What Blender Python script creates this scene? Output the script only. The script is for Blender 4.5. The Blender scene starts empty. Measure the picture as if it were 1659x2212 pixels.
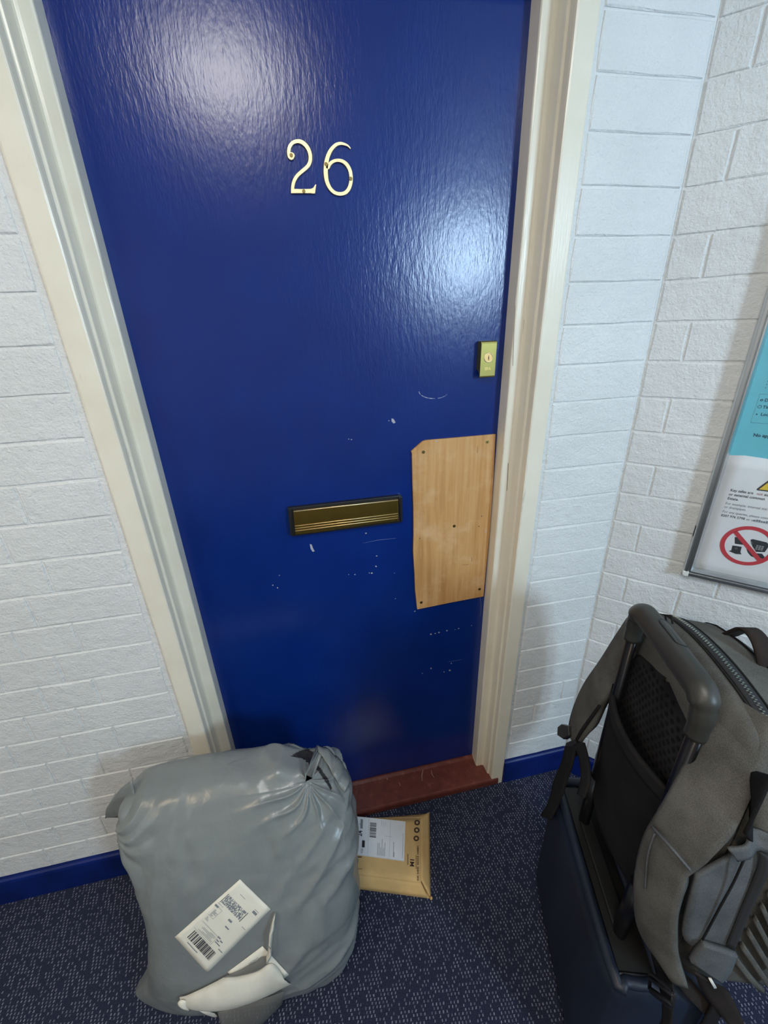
import bpy, bmesh, math, random
import numpy as np
from mathutils import Vector, Matrix, noise
from mathutils.bvhtree import BVHTree

# ------------------------------------------------------------------ camera
W, H = 1659, 2212
F, YAW, PITCH, ROLL = 907.087, 0.193304, -0.4203913, -0.0351911
CAM = np.array([0.28807, -0.871897, 1.480994])
_fw = np.array([math.sin(YAW)*math.cos(PITCH), math.cos(YAW)*math.cos(PITCH), math.sin(PITCH)])
_r = np.cross(_fw, [0, 0, 1.]); _r /= np.linalg.norm(_r); _u = np.cross(_r, _fw)
CR = _r*math.cos(ROLL)+_u*math.sin(ROLL); CU = -_r*math.sin(ROLL)+_u*math.cos(ROLL)
sc = bpy.context.scene
col = sc.collection
cam = bpy.data.cameras.new('camera'); camo = bpy.data.objects.new('camera', cam); col.objects.link(camo)
cam.sensor_fit = 'HORIZONTAL'; cam.sensor_width = 36.0; cam.lens = F/W*36.0; cam.clip_start = 0.02
M = Matrix.Identity(4)
for i in range(3):
    M[i][0] = CR[i]; M[i][1] = CU[i]; M[i][2] = -_fw[i]; M[i][3] = CAM[i]
camo.matrix_world = M
sc.camera = camo

# ------------------------------------------------------------------ world, lights, exposure
wd = bpy.data.worlds.new('sky'); sc.world = wd; wd.use_nodes = True
wd.node_tree.nodes['Background'].inputs[0].default_value = (0.55, 0.72, 1.0, 1)
wd.node_tree.nodes['Background'].inputs[1].default_value = 1.0
sc.view_settings.view_transform = 'Standard'
sc.view_settings.look = 'None'
sc.view_settings.gamma = 1.0
sc.view_settings.use_curve_mapping = False
sc.view_settings.exposure = 0.22

def area_light(name, loc, target, sx, sy, energy, color):
    l = bpy.data.lights.new(name, 'AREA'); l.shape = 'RECTANGLE'; l.size = sx; l.size_y = sy
    l.energy = energy; l.color = color
    o = bpy.data.objects.new(name, l); col.objects.link(o)
    o.location = loc
    o.rotation_euler = (Vector(target)-Vector(loc)).to_track_quat('-Z', 'Y').to_euler()
    return o
area_light('window_daylight', (1.79, -2.79, 1.95), (1.60, 0, 1.7), 0.36, 0.50, 57, (0.56, 0.79, 1.0))
area_light('side_cool_fill', (-1.68, -1.7, 1.45), (0, -1.7, 1.45), 0.9, 1.0, 4, (0.75, 0.9, 1.0))  # weak cool fill added for the left wall, with an unseen window around it

# ------------------------------------------------------------------ pixel -> point on a known surface
def ray(px):
    return _fw+((px[0]-W/2)/F)*CR-((px[1]-H/2)/F)*CU
def hit(px, n, d0):
    d = ray(px); n = np.array(n, float)
    return CAM+d*((d0-CAM@n)/(d@n))
def wy(px, y=0.0): return hit(px, (0, 1, 0), y)
def wz(px, z=0.0): return hit(px, (0, 0, 1), z)
S2 = math.sqrt(0.5)
XC = 1.0802
SD = np.array([S2, -S2, 0]); SN = np.array([S2, S2, 0])
def splay(s, z, off=0.0): return np.array([XC, 0, z])+SD*s-SN*off+np.array([0, 0, 0])
A0 = np.array([.80, -.285, 0]); UV = np.array([-.29, -.957, 0]); UV /= np.linalg.norm(UV); WV = np.array([-UV[1], UV[0], 0])
def pw(px, w):
    P = hit(px, WV, WV@A0+w); return np.array([(P-A0)@UV, w, P[2]])
def pu(px, u):
    P = hit(px, UV, UV@A0+u); return np.array([u, (P-A0)@WV, P[2]])

# ------------------------------------------------------------------ materials
def new_mat(name):
    m = bpy.data.materials.new(name); m.use_nodes = True
    nt = m.node_tree; b = nt.nodes['Principled BSDF']
    return m, nt, b
def N(nt, t, **kw):
    n = nt.nodes.new(t)
    for k, v in kw.items(): setattr(n, k, v)
    return n
def mapped(nt, scale=(1, 1, 1), rot=(0, 0, 0)):
    tc = N(nt, 'ShaderNodeTexCoord'); mp = N(nt, 'ShaderNodeMapping')
    mp.inputs['Scale'].default_value = scale; mp.inputs['Rotation'].default_value = rot
    nt.links.new(tc.outputs['Object'], mp.inputs['Vector'])
    return mp.outputs['Vector']
def noise_n(nt, vec, scale, detail=3, rough=0.55, dist=0.0):
    n = N(nt, 'ShaderNodeTexNoise'); n.inputs['Scale'].default_value = scale
    n.inputs['Detail'].default_value = detail; n.inputs['Roughness'].default_value = rough
    n.inputs['Distortion'].default_value = dist
    if vec is not None: nt.links.new(vec, n.inputs['Vector'])
    return n
def ramp(nt, fac, stops):
    r = N(nt, 'ShaderNodeValToRGB')
    e = r.color_ramp.elements
    while len(e) < len(stops): e.new(0.5)
    for i, (p, c) in enumerate(stops):
        e[i].position = p; e[i].color = (c[0], c[1], c[2], 1) if len(c) == 3 else c
    nt.links.new(fac, r.inputs['Fac']); return r
def math_n(nt, op, a, b=None):
    n = N(nt, 'ShaderNodeMath', operation=op)
    for i, v in enumerate((a, b)):
        if v is None: continue
        if isinstance(v, (int, float)): n.inputs[i].default_value = v
        else: nt.links.new(v, n.inputs[i])
    return n.outputs[0]
def bump(nt, b, height, strength, dist=0.002, prev=None):
    bp = N(nt, 'ShaderNodeBump'); bp.inputs['Strength'].default_value = strength
    bp.inputs['Distance'].default_value = dist
    nt.links.new(height, bp.inputs['Height'])
    if prev is not None: nt.links.new(prev, bp.inputs['Normal'])
    nt.links.new(bp.outputs['Normal'], b.inputs['Normal'])
    return bp.outputs['Normal']
def simple(name, c, rough=0.5, metal=0.0, var=0.0, vscale=30, bscale=None, bstr=0.2, bdist=0.001, coat=0.0, spec=0.5, vs=(1, 1, 1)):
    m, nt, b = new_mat(name)
    b.inputs['Base Color'].default_value = (*c, 1); b.inputs['Roughness'].default_value = rough
    b.inputs['Metallic'].default_value = metal; b.inputs['Coat Weight'].default_value = coat
    b.inputs['Specular IOR Level'].default_value = spec
    vec = mapped(nt, vs)
    if var:
        n = noise_n(nt, vec, vscale, 4)
        r = ramp(nt, n.outputs['Fac'], [(0.3, tuple(x*(1-var) for x in c)), (0.7, tuple(min(1, x*(1+var)) for x in c))])
        nt.links.new(r.outputs['Color'], b.inputs['Base Color'])
    if bscale:
        n = noise_n(nt, vec, bscale, 3)
        bump(nt, b, n.outputs['Fac'], bstr, bdist)
    return m

MAT = {}
def build_materials():
    # painted brick
    m, nt, b = new_mat('white_masonry_paint'); b.inputs['Roughness'].default_value = 0.5
    tc = N(nt, 'ShaderNodeNewGeometry'); pos = tc.outputs['Position']
    n1 = noise_n(nt, pos, 6, 4); r = ramp(nt, n1.outputs['Fac'], [(0.3, (.70, .71, .70)), (0.7, (.77, .78, .77))])
    nt.links.new(r.outputs['Color'], b.inputs['Base Color'])
    na = noise_n(nt, pos, 190, 4, 0.6, 0.3); nb = noise_n(nt, pos, 45, 3)
    h = math_n(nt, 'ADD', math_n(nt, 'MULTIPLY', na.outputs['Fac'], 0.55), nb.outputs['Fac'])
    bump(nt, b, h, 0.9, 0.0042); MAT['brick'] = m
    m, nt, b = new_mat('white_plaster'); b.inputs['Roughness'].default_value = 0.6
    b.inputs['Base Color'].default_value = (.55, .545, .53, 1); MAT['plaster'] = m
    # cream gloss woodwork
    m, nt, b = new_mat('cream_gloss_paint'); b.inputs['Roughness'].default_value = 0.28
    vec = mapped(nt)
    n1 = noise_n(nt, vec, 9, 4); r = ramp(nt, n1.outputs['Fac'], [(0.3, (.78, .725, .59)), (0.7, (.84, .79, .665))])
    vz = mapped(nt, (1, 1, .12)); n2 = noise_n(nt, vz, 60, 5, .7)
    wear = ramp(nt, n2.outputs['Fac'], [(0.66, (0, 0, 0)), (0.72, (1, 1, 1))])
    mx = N(nt, 'ShaderNodeMixRGB'); mx.inputs[2].default_value = (.55, .50, .42, 1)
    nt.links.new(math_n(nt, 'MULTIPLY', wear.outputs['Color'], .55), mx.inputs[0]); nt.links.new(r.outputs['Color'], mx.inputs[1])
    nt.links.new(mx.outputs[0], b.inputs['Base Color'])
    vb = mapped(nt, (1, 1, .1)); nb = noise_n(nt, vb, 220, 3); bump(nt, b, nb.outputs['Fac'], .25, .0012); MAT['cream'] = m
    # blue door gloss, brushed vertically
    m, nt, b = new_mat('blue_gloss_paint'); b.inputs['Roughness'].default_value = 0.23
    b.inputs['Coat Weight'].default_value = 0.0
    vec = mapped(nt); n1 = noise_n(nt, vec, 5, 4)
    r = ramp(nt, n1.outputs['Fac'], [(0.3, (.0016, .0185, .155)), (0.7, (.0024, .0245, .19))])
    nt.links.new(r.outputs['Color'], b.inputs['Base Color'])
    vb = mapped(nt, (1, 1, .28)); na = noise_n(nt, vb, 330, 2, .5); nb = noise_n(nt, vb, 120, 3)
    h = math_n(nt, 'ADD', math_n(nt, 'MULTIPLY', na.outputs['Fac'], .5), nb.outputs['Fac'])
    bump(nt, b, h, .30, .0014); MAT['door'] = m
    MAT['skirt'] = simple('navy_skirting_gloss', (.0028, .015, .13), .4, spec=.3, var=.25, vscale=12, bscale=120, bstr=.2)
    # dark red sill with wear
    m, nt, b = new_mat('oxblood_sill_paint'); b.inputs['Roughness'].default_value = 0.42
    vec = mapped(nt, (1, 1, 1)); n1 = noise_n(nt, vec, 40, 5, .65)
    r = ramp(nt, n1.outputs['Fac'], [(0.25, (.10, .024, .017)), (0.6, (.17, .044, .031)), (.80, (.30, .14, .10))])
    nt.links.new(r.outputs['Color'], b.inputs['Base Color'])
    vx = mapped(nt, (.12, 1, 1)); n2 = noise_n(nt, vx, 180, 3); bump(nt, b, n2.outputs['Fac'], .25, .001); MAT['sill'] = m
    # plywood
    m, nt, b = new_mat('bare_plywood'); b.inputs['Roughness'].default_value = 0.62
    vg = mapped(nt, (1, 1, .05)); n1 = noise_n(nt, vg, 70, 5, .62, .4)
    r = ramp(nt, n1.outputs['Fac'], [(0.28, (.46, .22, .07)), (0.5, (.58, .31, .11)), (0.74, (.66, .39, .17))])
    vb = mapped(nt); n2 = noise_n(nt, vb, 13, 5, .6)
    sm = ramp(nt, n2.outputs['Fac'], [(0.5, (0, 0, 0)), (0.75, (1, 1, 1))])
    mx = N(nt, 'ShaderNodeMixRGB'); mx.inputs[2].default_value = (.74, .50, .28, 1)
    nt.links.new(math_n(nt, 'MULTIPLY', sm.outputs['Color'], .6), mx.inputs[0]); nt.links.new(r.outputs['Color'], mx.inputs[1])
    nt.links.new(mx.outputs[0], b.inputs['Base Color']); bump(nt, b, n1.outputs['Fac'], .15, .001); MAT['ply'] = m
    MAT['brass'] = simple('polished_brass', (.86, .68, .38), .40, 1.0, var=.12, vscale=80, bscale=60, bstr=.08)
    MAT['brass_dark'] = simple('lacquered_brass_flap', (.50, .33, .07), .24, 1.0, var=.08, vscale=30)
    MAT['brass_lock'] = simple('satin_brass_lock', (.38, .32, .10), .45, 1.0, var=.06, vscale=40)
    MAT['screw'] = simple('dull_brass_screw', (.22, .16, .06), .45, 1.0)
    MAT['screw_gold'] = simple('bright_brass_screw', (.8, .58, .2), .3, 1.0)
    MAT['black_plastic'] = simple('black_plastic', (.012, .012, .013), .38)
    MAT['keyhole'] = simple('keyhole_dark', (.01, .008, .005), .6)
    MAT['copper'] = simple('lock_cylinder_brass', (.62, .38, .16), .35, 1.0)
    MAT['chip'] = simple('pale_undercoat', (.42, .42, .46), .6)
    MAT['scratch'] = simple('pale_blue_scuff', (.16, .2, .34), .6)
    # carpet
    m, nt, b = new_mat('navy_flecked_carpet'); b.inputs['Roughness'].default_value = 0.95; b.inputs['Specular IOR Level'].default_value = .15
    tc = N(nt, 'ShaderNodeTexCoord'); mp = N(nt, 'ShaderNodeMapping')
    mp.inputs['Scale'].default_value = (1/.0088, 1/.0066, 1); mp.inputs['Rotation'].default_value = (0, 0, .18)
    nt.links.new(tc.outputs['Object'], mp.inputs['Vector'])
    jit = noise_n(nt, tc.outputs['Object'], 55, 2); vj = N(nt, 'ShaderNodeVectorMath', operation='MULTIPLY_ADD')
    nt.links.new(jit.outputs['Color'], vj.inputs[0]); vj.inputs[1].default_value = (.55, .55, 0); nt.links.new(mp.outputs['Vector'], vj.inputs[2])
    sep = N(nt, 'ShaderNodeSeparateXYZ'); nt.links.new(vj.outputs[0], sep.inputs[0])
    row = math_n(nt, 'FLOOR', sep.outputs['Y'])
    xo = math_n(nt, 'ADD', sep.outputs['X'], math_n(nt, 'MULTIPLY', math_n(nt, 'MODULO', row, 3), .37))
    fx = math_n(nt, 'FRACT', xo); fy = math_n(nt, 'FRACT', sep.outputs['Y'])
    cx = math_n(nt, 'ABSOLUTE', math_n(nt, 'SUBTRACT', fx, .5)); cy = math_n(nt, 'ABSOLUTE', math_n(nt, 'SUBTRACT', fy, .5))
    mk = math_n(nt, 'MULTIPLY', math_n(nt, 'LESS_THAN', cx, .15), math_n(nt, 'LESS_THAN', cy, .33))
    cb = N(nt, 'ShaderNodeCombineXYZ'); nt.links.new(math_n(nt, 'FLOOR', xo), cb.inputs[0]); nt.links.new(row, cb.inputs[1])
    wn = N(nt, 'ShaderNodeTexWhiteNoise'); nt.links.new(cb.outputs[0], wn.inputs['Vector'])
    mk = math_n(nt, 'MULTIPLY', mk, math_n(nt, 'GREATER_THAN', wn.outputs['Value'], .34))
    mk = math_n(nt, 'MULTIPLY', mk, math_n(nt, 'ADD', math_n(nt, 'MULTIPLY', wn.outputs['Value'], .8), .15))
    pile = noise_n(nt, tc.outputs['Object'], 420, 3, .7)
    base = ramp(nt, pile.outputs['Fac'], [(0.3, (.010, .012, .027)), (0.7, (.042, .050, .095))])
    mx = N(nt, 'ShaderNodeMixRGB'); mx.inputs[2].default_value = (.30, .31, .39, 1)
    nt.links.new(mk, mx.inputs[0]); nt.links.new(base.outputs['Color'], mx.inputs[1]); nt.links.new(mx.outputs[0], b.inputs['Base Color'])
    hh = math_n(nt, 'ADD', pile.outputs['Fac'], math_n(nt, 'MULTIPLY', mk, .4)); bump(nt, b, hh, .8, .003); MAT['carpet'] = m
    MAT['alu'] = simple('brushed_aluminium', (.62, .64, .65), .32, 1.0, var=.05, vscale=20)
    MAT['cap'] = simple('white_plastic_corner', (.75, .76, .70), .45)
    MAT['paper'] = simple('white_paper', (.78, .79, .80), .75, var=.03, vscale=25)
    MAT['paper_warm'] = simple('cream_label_paper', (.80, .77, .66), .6, var=.03, vscale=40)
    MAT['teal'] = simple('teal_printed_paper', (.13, .52, .62), .7, var=.05, vscale=15)
    MAT['ink'] = simple('dark_grey_ink', (.05, .055, .065), .8)
    MAT['ink_soft'] = simple('soft_grey_ink', (.22, .24, .26), .8)
    MAT['ink_teal'] = simple('dark_teal_ink', (.01, .055, .10), .8)
    MAT['ink_red'] = simple('red_print', (.56, .045, .06), .7)
    MAT['ink_yellow'] = simple('yellow_print', (.75, .52, .05), .7)
    MAT['ink_pink'] = simple('pale_red_ink', (.45, .25, .25), .8)
    MAT['backing'] = simple('noticeboard_felt', (.35, .36, .38), .9)
    m, nt, b = new_mat('clear_acrylic'); nt.nodes.remove(b)
    tr = N(nt, 'ShaderNodeBsdfTransparent'); gl = N(nt, 'ShaderNodeBsdfGlossy'); gl.inputs['Roughness'].default_value = .08
    mxs = N(nt, 'ShaderNodeMixShader'); mxs.inputs[0].default_value = .05
    nt.links.new(tr.outputs[0], mxs.inputs[1]); nt.links.new(gl.outputs[0], mxs.inputs[2])
    nt.links.new(mxs.outputs[0], nt.nodes['Material Output'].inputs['Surface']); MAT['acrylic'] = m
    # grey polythene
    m, nt, b = new_mat('grey_polythene'); b.inputs['Roughness'].default_value = 0.30
    tcg = N(nt, 'ShaderNodeNewGeometry'); n1 = noise_n(nt, tcg.outputs['Position'], 7, 3)
    r = ramp(nt, n1.outputs['Fac'], [(0.3, (.185, .205, .205)), (0.7, (.22, .24, .24))]); nt.links.new(r.outputs['Color'], b.inputs['Base Color'])
    n2 = noise_n(nt, tcg.outputs['Position'], 38, 3, .5, .8); n3 = noise_n(nt, tcg.outputs['Position'], 300, 2)
    hh = math_n(nt, 'ADD', n2.outputs['Fac'], math_n(nt, 'MULTIPLY', n3.outputs['Fac'], .06)); bump(nt, b, hh, .16, .006); MAT['poly'] = m
    MAT['neck_shade'] = simple('neck_opening_shade', (.02, .02, .02), .5)  # near-black colour standing in for shade inside the bag neck
    m, nt, b = new_mat('clear_grey_film'); b.inputs['Base Color'].default_value = (.20, .20, .19, 1); b.inputs['Roughness'].default_value = .35
    b.inputs['Alpha'].default_value = .5; MAT['film'] = m
    MAT['pouch'] = simple('white_torn_pouch_paper', (.66, .635, .55), .55, var=.08, vscale=18, bscale=40, bstr=.3, bdist=.002)
    m, nt, b = new_mat('brown_corrugated_card'); b.inputs['Roughness'].default_value = .75
    vec = mapped(nt); n1 = noise_n(nt, vec, 30, 5, .6)
    r = ramp(nt, n1.outputs['Fac'], [(0.3, (.60, .385, .155)), (0.7, (.70, .455, .19))]); nt.links.new(r.outputs['Color'], b.inputs['Base Color'])
    n2 = noise_n(nt, vec, 400, 2); bump(nt, b, n2.outputs['Fac'], .15, .0006); MAT['card'] = m
    MAT['ink_card'] = simple('brown_black_ink', (.055, .035, .02), .8)
    # luggage
    def fabric(name, c0, c1, sc1=900, bs=.5):
        m, nt, b = new_mat(name); b.inputs['Roughness'].default_value = .9; b.inputs['Specular IOR Level'].default_value = .2
        g = N(nt, 'ShaderNodeNewGeometry'); n0 = noise_n(nt, g.outputs['Position'], 16, 4); nn = noise_n(nt, g.outputs['Position'], sc1, 2)
        f = math_n(nt, 'ADD', math_n(nt, 'MULTIPLY', n0.outputs['Fac'], .5), math_n(nt, 'MULTIPLY', nn.outputs['Fac'], .5))
        r = ramp(nt, f, [(0.36, c0), (0.64, c1)]); nt.links.new(r.outputs['Color'], b.inputs['Base Color'])
        bump(nt, b, nn.outputs['Fac'], bs, .0012); return m
    MAT['grey_fabric'] = fabric('charcoal_grey_fabric', (.062, .060, .054), (.15, .146, .133))
    MAT['side_fabric'] = fabric('slate_grey_fabric', (.065, .070, .073), (.145, .152, .158))
    MAT['dark_fabric'] = fabric('black_fabric', (.006, .006, .007), (.016, .016, .017))
    MAT['mesh'] = fabric('black_spacer_mesh', (.013, .013, .015), (.035, .035, .038), 1400, .8)
    MAT['mesh_dot'] = fabric('black_mesh_dimple', (.006, .006, .007), (.014, .014, .016), 1400, .6)
    MAT['web'] = fabric('black_webbing', (.008, .008, .009), (.022, .021, .021), 1200, .6)
    MAT['web_brown'] = fabric('brown_black_webbing', (.014, .011, .010), (.04, .03, .026), 1200, .6)
    MAT['navy_shell'] = simple('navy_ribbed_shell', (.010, .0165, .033), .5, var=.3, vscale=14, bscale=260, bstr=.3, bdist=.001, vs=(1, 1, .25))
    MAT['grip'] = simple('dark_grey_soft_plastic', (.034, .033, .028), .42, var=.08, vscale=30, bscale=900, bstr=.08)
    MAT['button'] = simple('dark_grey_button', (.033, .031, .027), .4)
    MAT['pole'] = simple('black_anodised_pole', (.008, .008, .010), .3, .3)
    MAT['tray'] = simple('black_recess', (.006, .006, .006), .55)
    MAT['zip_metal'] = simple('zip_teeth_metal', (.55, .50, .42), .35, 1.0)
    MAT['zip_tape'] = simple('zip_tape', (.02, .02, .022), .8)
    MAT['tag'] = simple('white_woven_tag', (.8, .8, .75), .7)
    m, nt, b = new_mat('warm_fill_glow'); b.inputs['Emission Color'].default_value = (1, .78, .5, 1); b.inputs['Emission Strength'].default_value = 6; MAT['glow_fill'] = m  # diffuser glow of the added warm fill lamp
    m, nt, b = new_mat('cool_lamp_glow'); b.inputs['Emission Color'].default_value = (.95, .97, 1, 1); b.inputs['Emission Strength'].default_value = 4; MAT['glow_cool'] = m
build_materials()

# ------------------------------------------------------------------ mesh helpers
INV = {}
def link(o, parent=None):
    col.objects.link(o)
    if parent is not None:
        o.parent = parent
        if parent.name in INV: o.matrix_parent_inverse = INV[parent.name]
    return o
def make(name, verts, faces, mat, parent=None, smooth=False):
    me = bpy.data.meshes.new(name)
    me.from_pydata([tuple(map(float, v)) for v in verts], [], [tuple(f) for f in faces]); me.update()
    if mat: me.materials.append(MAT[mat])
    if smooth: me.polygons.foreach_set('use_smooth', [True]*len(me.polygons))
    return link(bpy.data.objects.new(name, me), parent)
def fixn(o):
    bm = bmesh.new(); bm.from_mesh(o.data); bmesh.ops.recalc_face_normals(bm, faces=bm.faces); bm.to_mesh(o.data); bm.free(); return o
def bevel(o, w, seg=2, ang=35):
    m = o.modifiers.new('bevel', 'BEVEL'); m.width = w; m.segments = seg; m.limit_method = 'ANGLE'; m.angle_limit = math.radians(ang); return o
def box(name, lo, hi, mat, parent=None, bw=0.0, T=None, smooth=False):
    x0, y0, z0 = lo; x1, y1, z1 = hi
    v = [(x, y, z) for x in (x0, x1) for y in (y0, y1) for z in (z0, z1)]
    if T is not None: v = [T(*q) for q in v]
    f = [(0, 1, 3, 2), (4, 6, 7, 5), (0, 4, 5, 1), (2, 3, 7, 6), (0, 2, 6, 4), (1, 5, 7, 3)]
    o = fixn(make(name, v, f, mat, parent, smooth))
    if bw: bevel(o, bw, 2)
    return o
def rbox_data(lo, hi, r, n=8):
    """rounded box: points of a subdivided cube, clamped to an inner box and pushed out by r (r may be a 3-vector)"""
    lo, hi = np.array(lo, float), np.array(hi, float); c = (lo+hi)/2; h = (hi-lo)/2; r = np.minimum(np.ones(3)*np.array(r), h*.999)
    k = np.linspace(-1, 1, n+1)
    # concentrate samples at the rounded borders
    V, Fc, idx = [], [], {}
    def add(p):
        key = tuple(np.round(p, 5))
        if key not in idx: idx[key] = len(V); V.append(p)
        return idx[key]
    for ax in range(3):
        for sgn in (-1, 1):
            a, b2 = (ax+1) % 3, (ax+2) % 3
            for i in range(n):
                for j in range(n):
                    q = []
                    for (ii, jj) in ((i, j), (i+1, j), (i+1, j+1), (i, j+1)):
                        p = np.zeros(3); p[ax] = sgn; p[a] = k[ii]; p[b2] = k[jj]; q.append(add(p))
                    Fc.append(q if sgn > 0 else q[::-1])
    out = []
    for p in V:
        q = np.sign(p)*np.abs(p)**.75*h     # world-size position on the cube surface
        inner = np.clip(q, -(h-r), h-r); d = (q-inner)/r
        L = np.linalg.norm(d)
        out.append(c+inner+(d/L*r if L > 1e-9 else 0))
    return np.array(out), Fc
def rbox(name, lo, hi, r, mat, parent=None, n=10, T=None, warp=None):
    v, f = rbox_data(lo, hi, r, n)
    if warp is not None: v = np.array([warp(q) for q in v])
    if T is not None: v = np.array([T(*q) for q in v])
    return fixn(make(name, v, f, mat, parent, True))
def prism(name, poly, a, b, mat, parent=None, bw=0.0, smooth=False):
    """poly: list of 3D points (front outline); extruded by vector (b) from offset (a)"""
    P = [np.array(q, float) for q in poly]; n = len(P); a = np.array(a, float); b = np.array(b, float)
    v = [q+a for q in P]+[q+b for q in P]
    f = [tuple(range(n)), tuple(range(2*n-1, n-1, -1))]+[(i, (i+1) % n, n+(i+1) % n, n+i) for i in range(n)]
    o = fixn(make(name, v, f, mat, parent, smooth))
    if bw: bevel(o, bw, 2)
    return o
def tube(name, pts, rad, mat, parent=None, seg=12, flat=None, T=None, cap=True, closed=False):
    """rad: number or list; flat: (vector, ratio) squashes the section along a vector"""
    P = [np.array(q, float) for q in pts]; n = len(P)
    R = rad if isinstance(rad, (list, tuple)) else [rad]*n
    V, Fc = [], []
    up = None
    for i in range(n):
        if closed: t = P[(i+1) % n]-P[i-1]
        else: t = P[min(i+1, n-1)]-P[max(i-1, 0)]
        t = t/np.linalg.norm(t)
        if up is None:
            up = np.array([0, 0, 1.]) if abs(t[2]) < .9 else np.array([1., 0, 0])
        s = np.cross(t, up); s /= np.linalg.norm(s); up = np.cross(s, t)
        for k in range(seg):
            a = 2*math.pi*k/seg
            d = (s*math.cos(a)+up*math.sin(a))*R[i]
            if flat is not None:
                fv = np.array(flat[0], float); d = d-fv*(d@fv)*(1-flat[1])
            V.append(P[i]+d)
    m = n if closed else n-1
    for i in range(m):
        for k in range(seg):
            j = (i+1) % n
            Fc.append((i*seg+k, i*seg+(k+1) % seg, j*seg+(k+1) % seg, j*seg+k))
    if cap and not closed:
        Fc.append(tuple(range(seg))[::-1]); Fc.append(tuple((n-1)*seg+k for k in range(seg)))
    if T is not None: V = [T(*q) for q in V]
    return fixn(make(name, V, Fc, mat, parent, True))
def catmull(pts, sub=6):
    P = [np.array(q, float) for q in pts]; out = []
    for i in range(len(P)-1):
        a, b, c, d = P[max(i-1, 0)], P[i], P[i+1], P[min(i+2, len(P)-1)]
        for k in range(sub):
            t = k/sub
            out.append(.5*((2*b)+(c-a)*t+(2*a-5*b+4*c-d)*t*t+(3*b-a-3*c+d)*t**3))
    out.append(P[-1]); return out
def sheet(name, L, R, mat, parent=None, nx=6, thick=.002, sub=5, T=None, bulge=0.0, bv=None, smooth=True):
    """sheet between two edge polylines, with thickness; bulge lifts its middle along bv"""
    Lc, Rc = catmull(L, sub), catmull(R, sub); n = len(Lc)
    G = np.array([[Lc[i]*(1-t)+Rc[i]*t+(np.array(bv, float)*bulge*math.sin(math.pi*t)**.8 if bulge else 0) for t in np.linspace(0, 1, nx+1)] for i in range(n)])
    if T is not None: G = np.array([[T(*q) for q in row] for row in G])
    return grid_solid(name, G, mat, parent, thick, smooth)
def grid_solid(name, G, mat, parent=None, thick=.002, smooth=True):
    n, m = G.shape[:2]
    du = np.gradient(G, axis=0); dv = np.gradient(G, axis=1); nn = np.cross(du, dv)
    nn /= (np.linalg.norm(nn, axis=2, keepdims=True)+1e-12)
    V = list((G+nn*thick/2).reshape(-1, 3))+list((G-nn*thick/2).reshape(-1, 3)); o = n*m; Fc = []
    ix = lambda i, j: i*m+j
    for i in range(n-1):
        for j in range(m-1):
            q = (ix(i, j), ix(i+1, j), ix(i+1, j+1), ix(i, j+1)); Fc.append(q); Fc.append(tuple(o+k for k in q[::-1]))
    rim = [ix(i, 0) for i in range(n)]+[ix(n-1, j) for j in range(1, m)]+[ix(i, m-1) for i in range(n-2, -1, -1)]+[ix(0, j) for j in range(m-2, 0, -1)]
    for k in range(len(rim)):
        a, b = rim[k], rim[(k+1) % len(rim)]; Fc.append((a, b, o+b, o+a))
    return fixn(make(name, V, Fc, mat, parent, smooth))
def disc_mesh(centers, r, ax, ay, seg=6, h=None):
    V, Fc = [], []
    for c in centers:
        s = len(V)
        for k in range(seg):
            a = 2*math.pi*k/seg; V.append(np.array(c)+np.array(ax)*r*math.cos(a)+np.array(ay)*r*math.sin(a))
        Fc.append(tuple(range(s, s+seg)))
    return V, Fc
def text_obj(name, body, size, mat, parent, fn, bold=0.0, italic=0.0, stretch=1.0):
    """flat lettering: each vertex (x, y) of the text goes through fn(x, y) -> point"""
    cu = bpy.data.curves.new('t', 'FONT'); cu.body = body; cu.size = size; cu.offset = bold; cu.shear = italic
    cu.resolution_u = 3
    o = bpy.data.objects.new('t', cu); col.objects.link(o)
    bpy.context.view_layer.update()
    me = bpy.data.meshes.new_from_object(o.evaluated_get(bpy.context.evaluated_depsgraph_get()))
    bpy.data.objects.remove(o); bpy.data.curves.remove(cu)
    for v in me.vertices: v.co = Vector(fn(v.co.x*stretch, v.co.y))
    me.name = name; me.materials.clear(); me.materials.append(MAT[mat])
    return link(bpy.data.objects.new(name, me), parent)
def quads(name, rects, mat, parent, fn, nsub=1):
    """flat printed rectangles (x0, y0, x1, y1) laid on a surface fn(x, y)"""
    V, Fc = [], []
    for (x0, y0, x1, y1) in rects:
        for i in range(nsub):
            a, b = x0+(x1-x0)*i/nsub, x0+(x1-x0)*(i+1)/nsub; s = len(V)
            V += [fn(a, y0), fn(b, y0), fn(b, y1), fn(a, y1)]; Fc.append((s, s+1, s+2, s+3))
    o = make(name, V, Fc, mat, parent)
    if len(rects) > 1: o['kind'] = 'stuff'
    return o
def tag(o, label=None, cat=None, group=None, kind=None):
    if label: o['label'] = label
    if cat: o['category'] = cat
    if group: o['group'] = group
    if kind: o['kind'] = kind
    return o
def thing(name, loc, rz=0.0):
    o = bpy.data.objects.new(name, None); col.objects.link(o); o.empty_display_size = .05
    o.location = loc; o.rotation_euler = (0, 0, rz)
    INV[o.name] = (Matrix.Translation(Vector(loc)) @ Matrix.Rotation(rz, 4, 'Z')).inverted()
    return o

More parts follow.
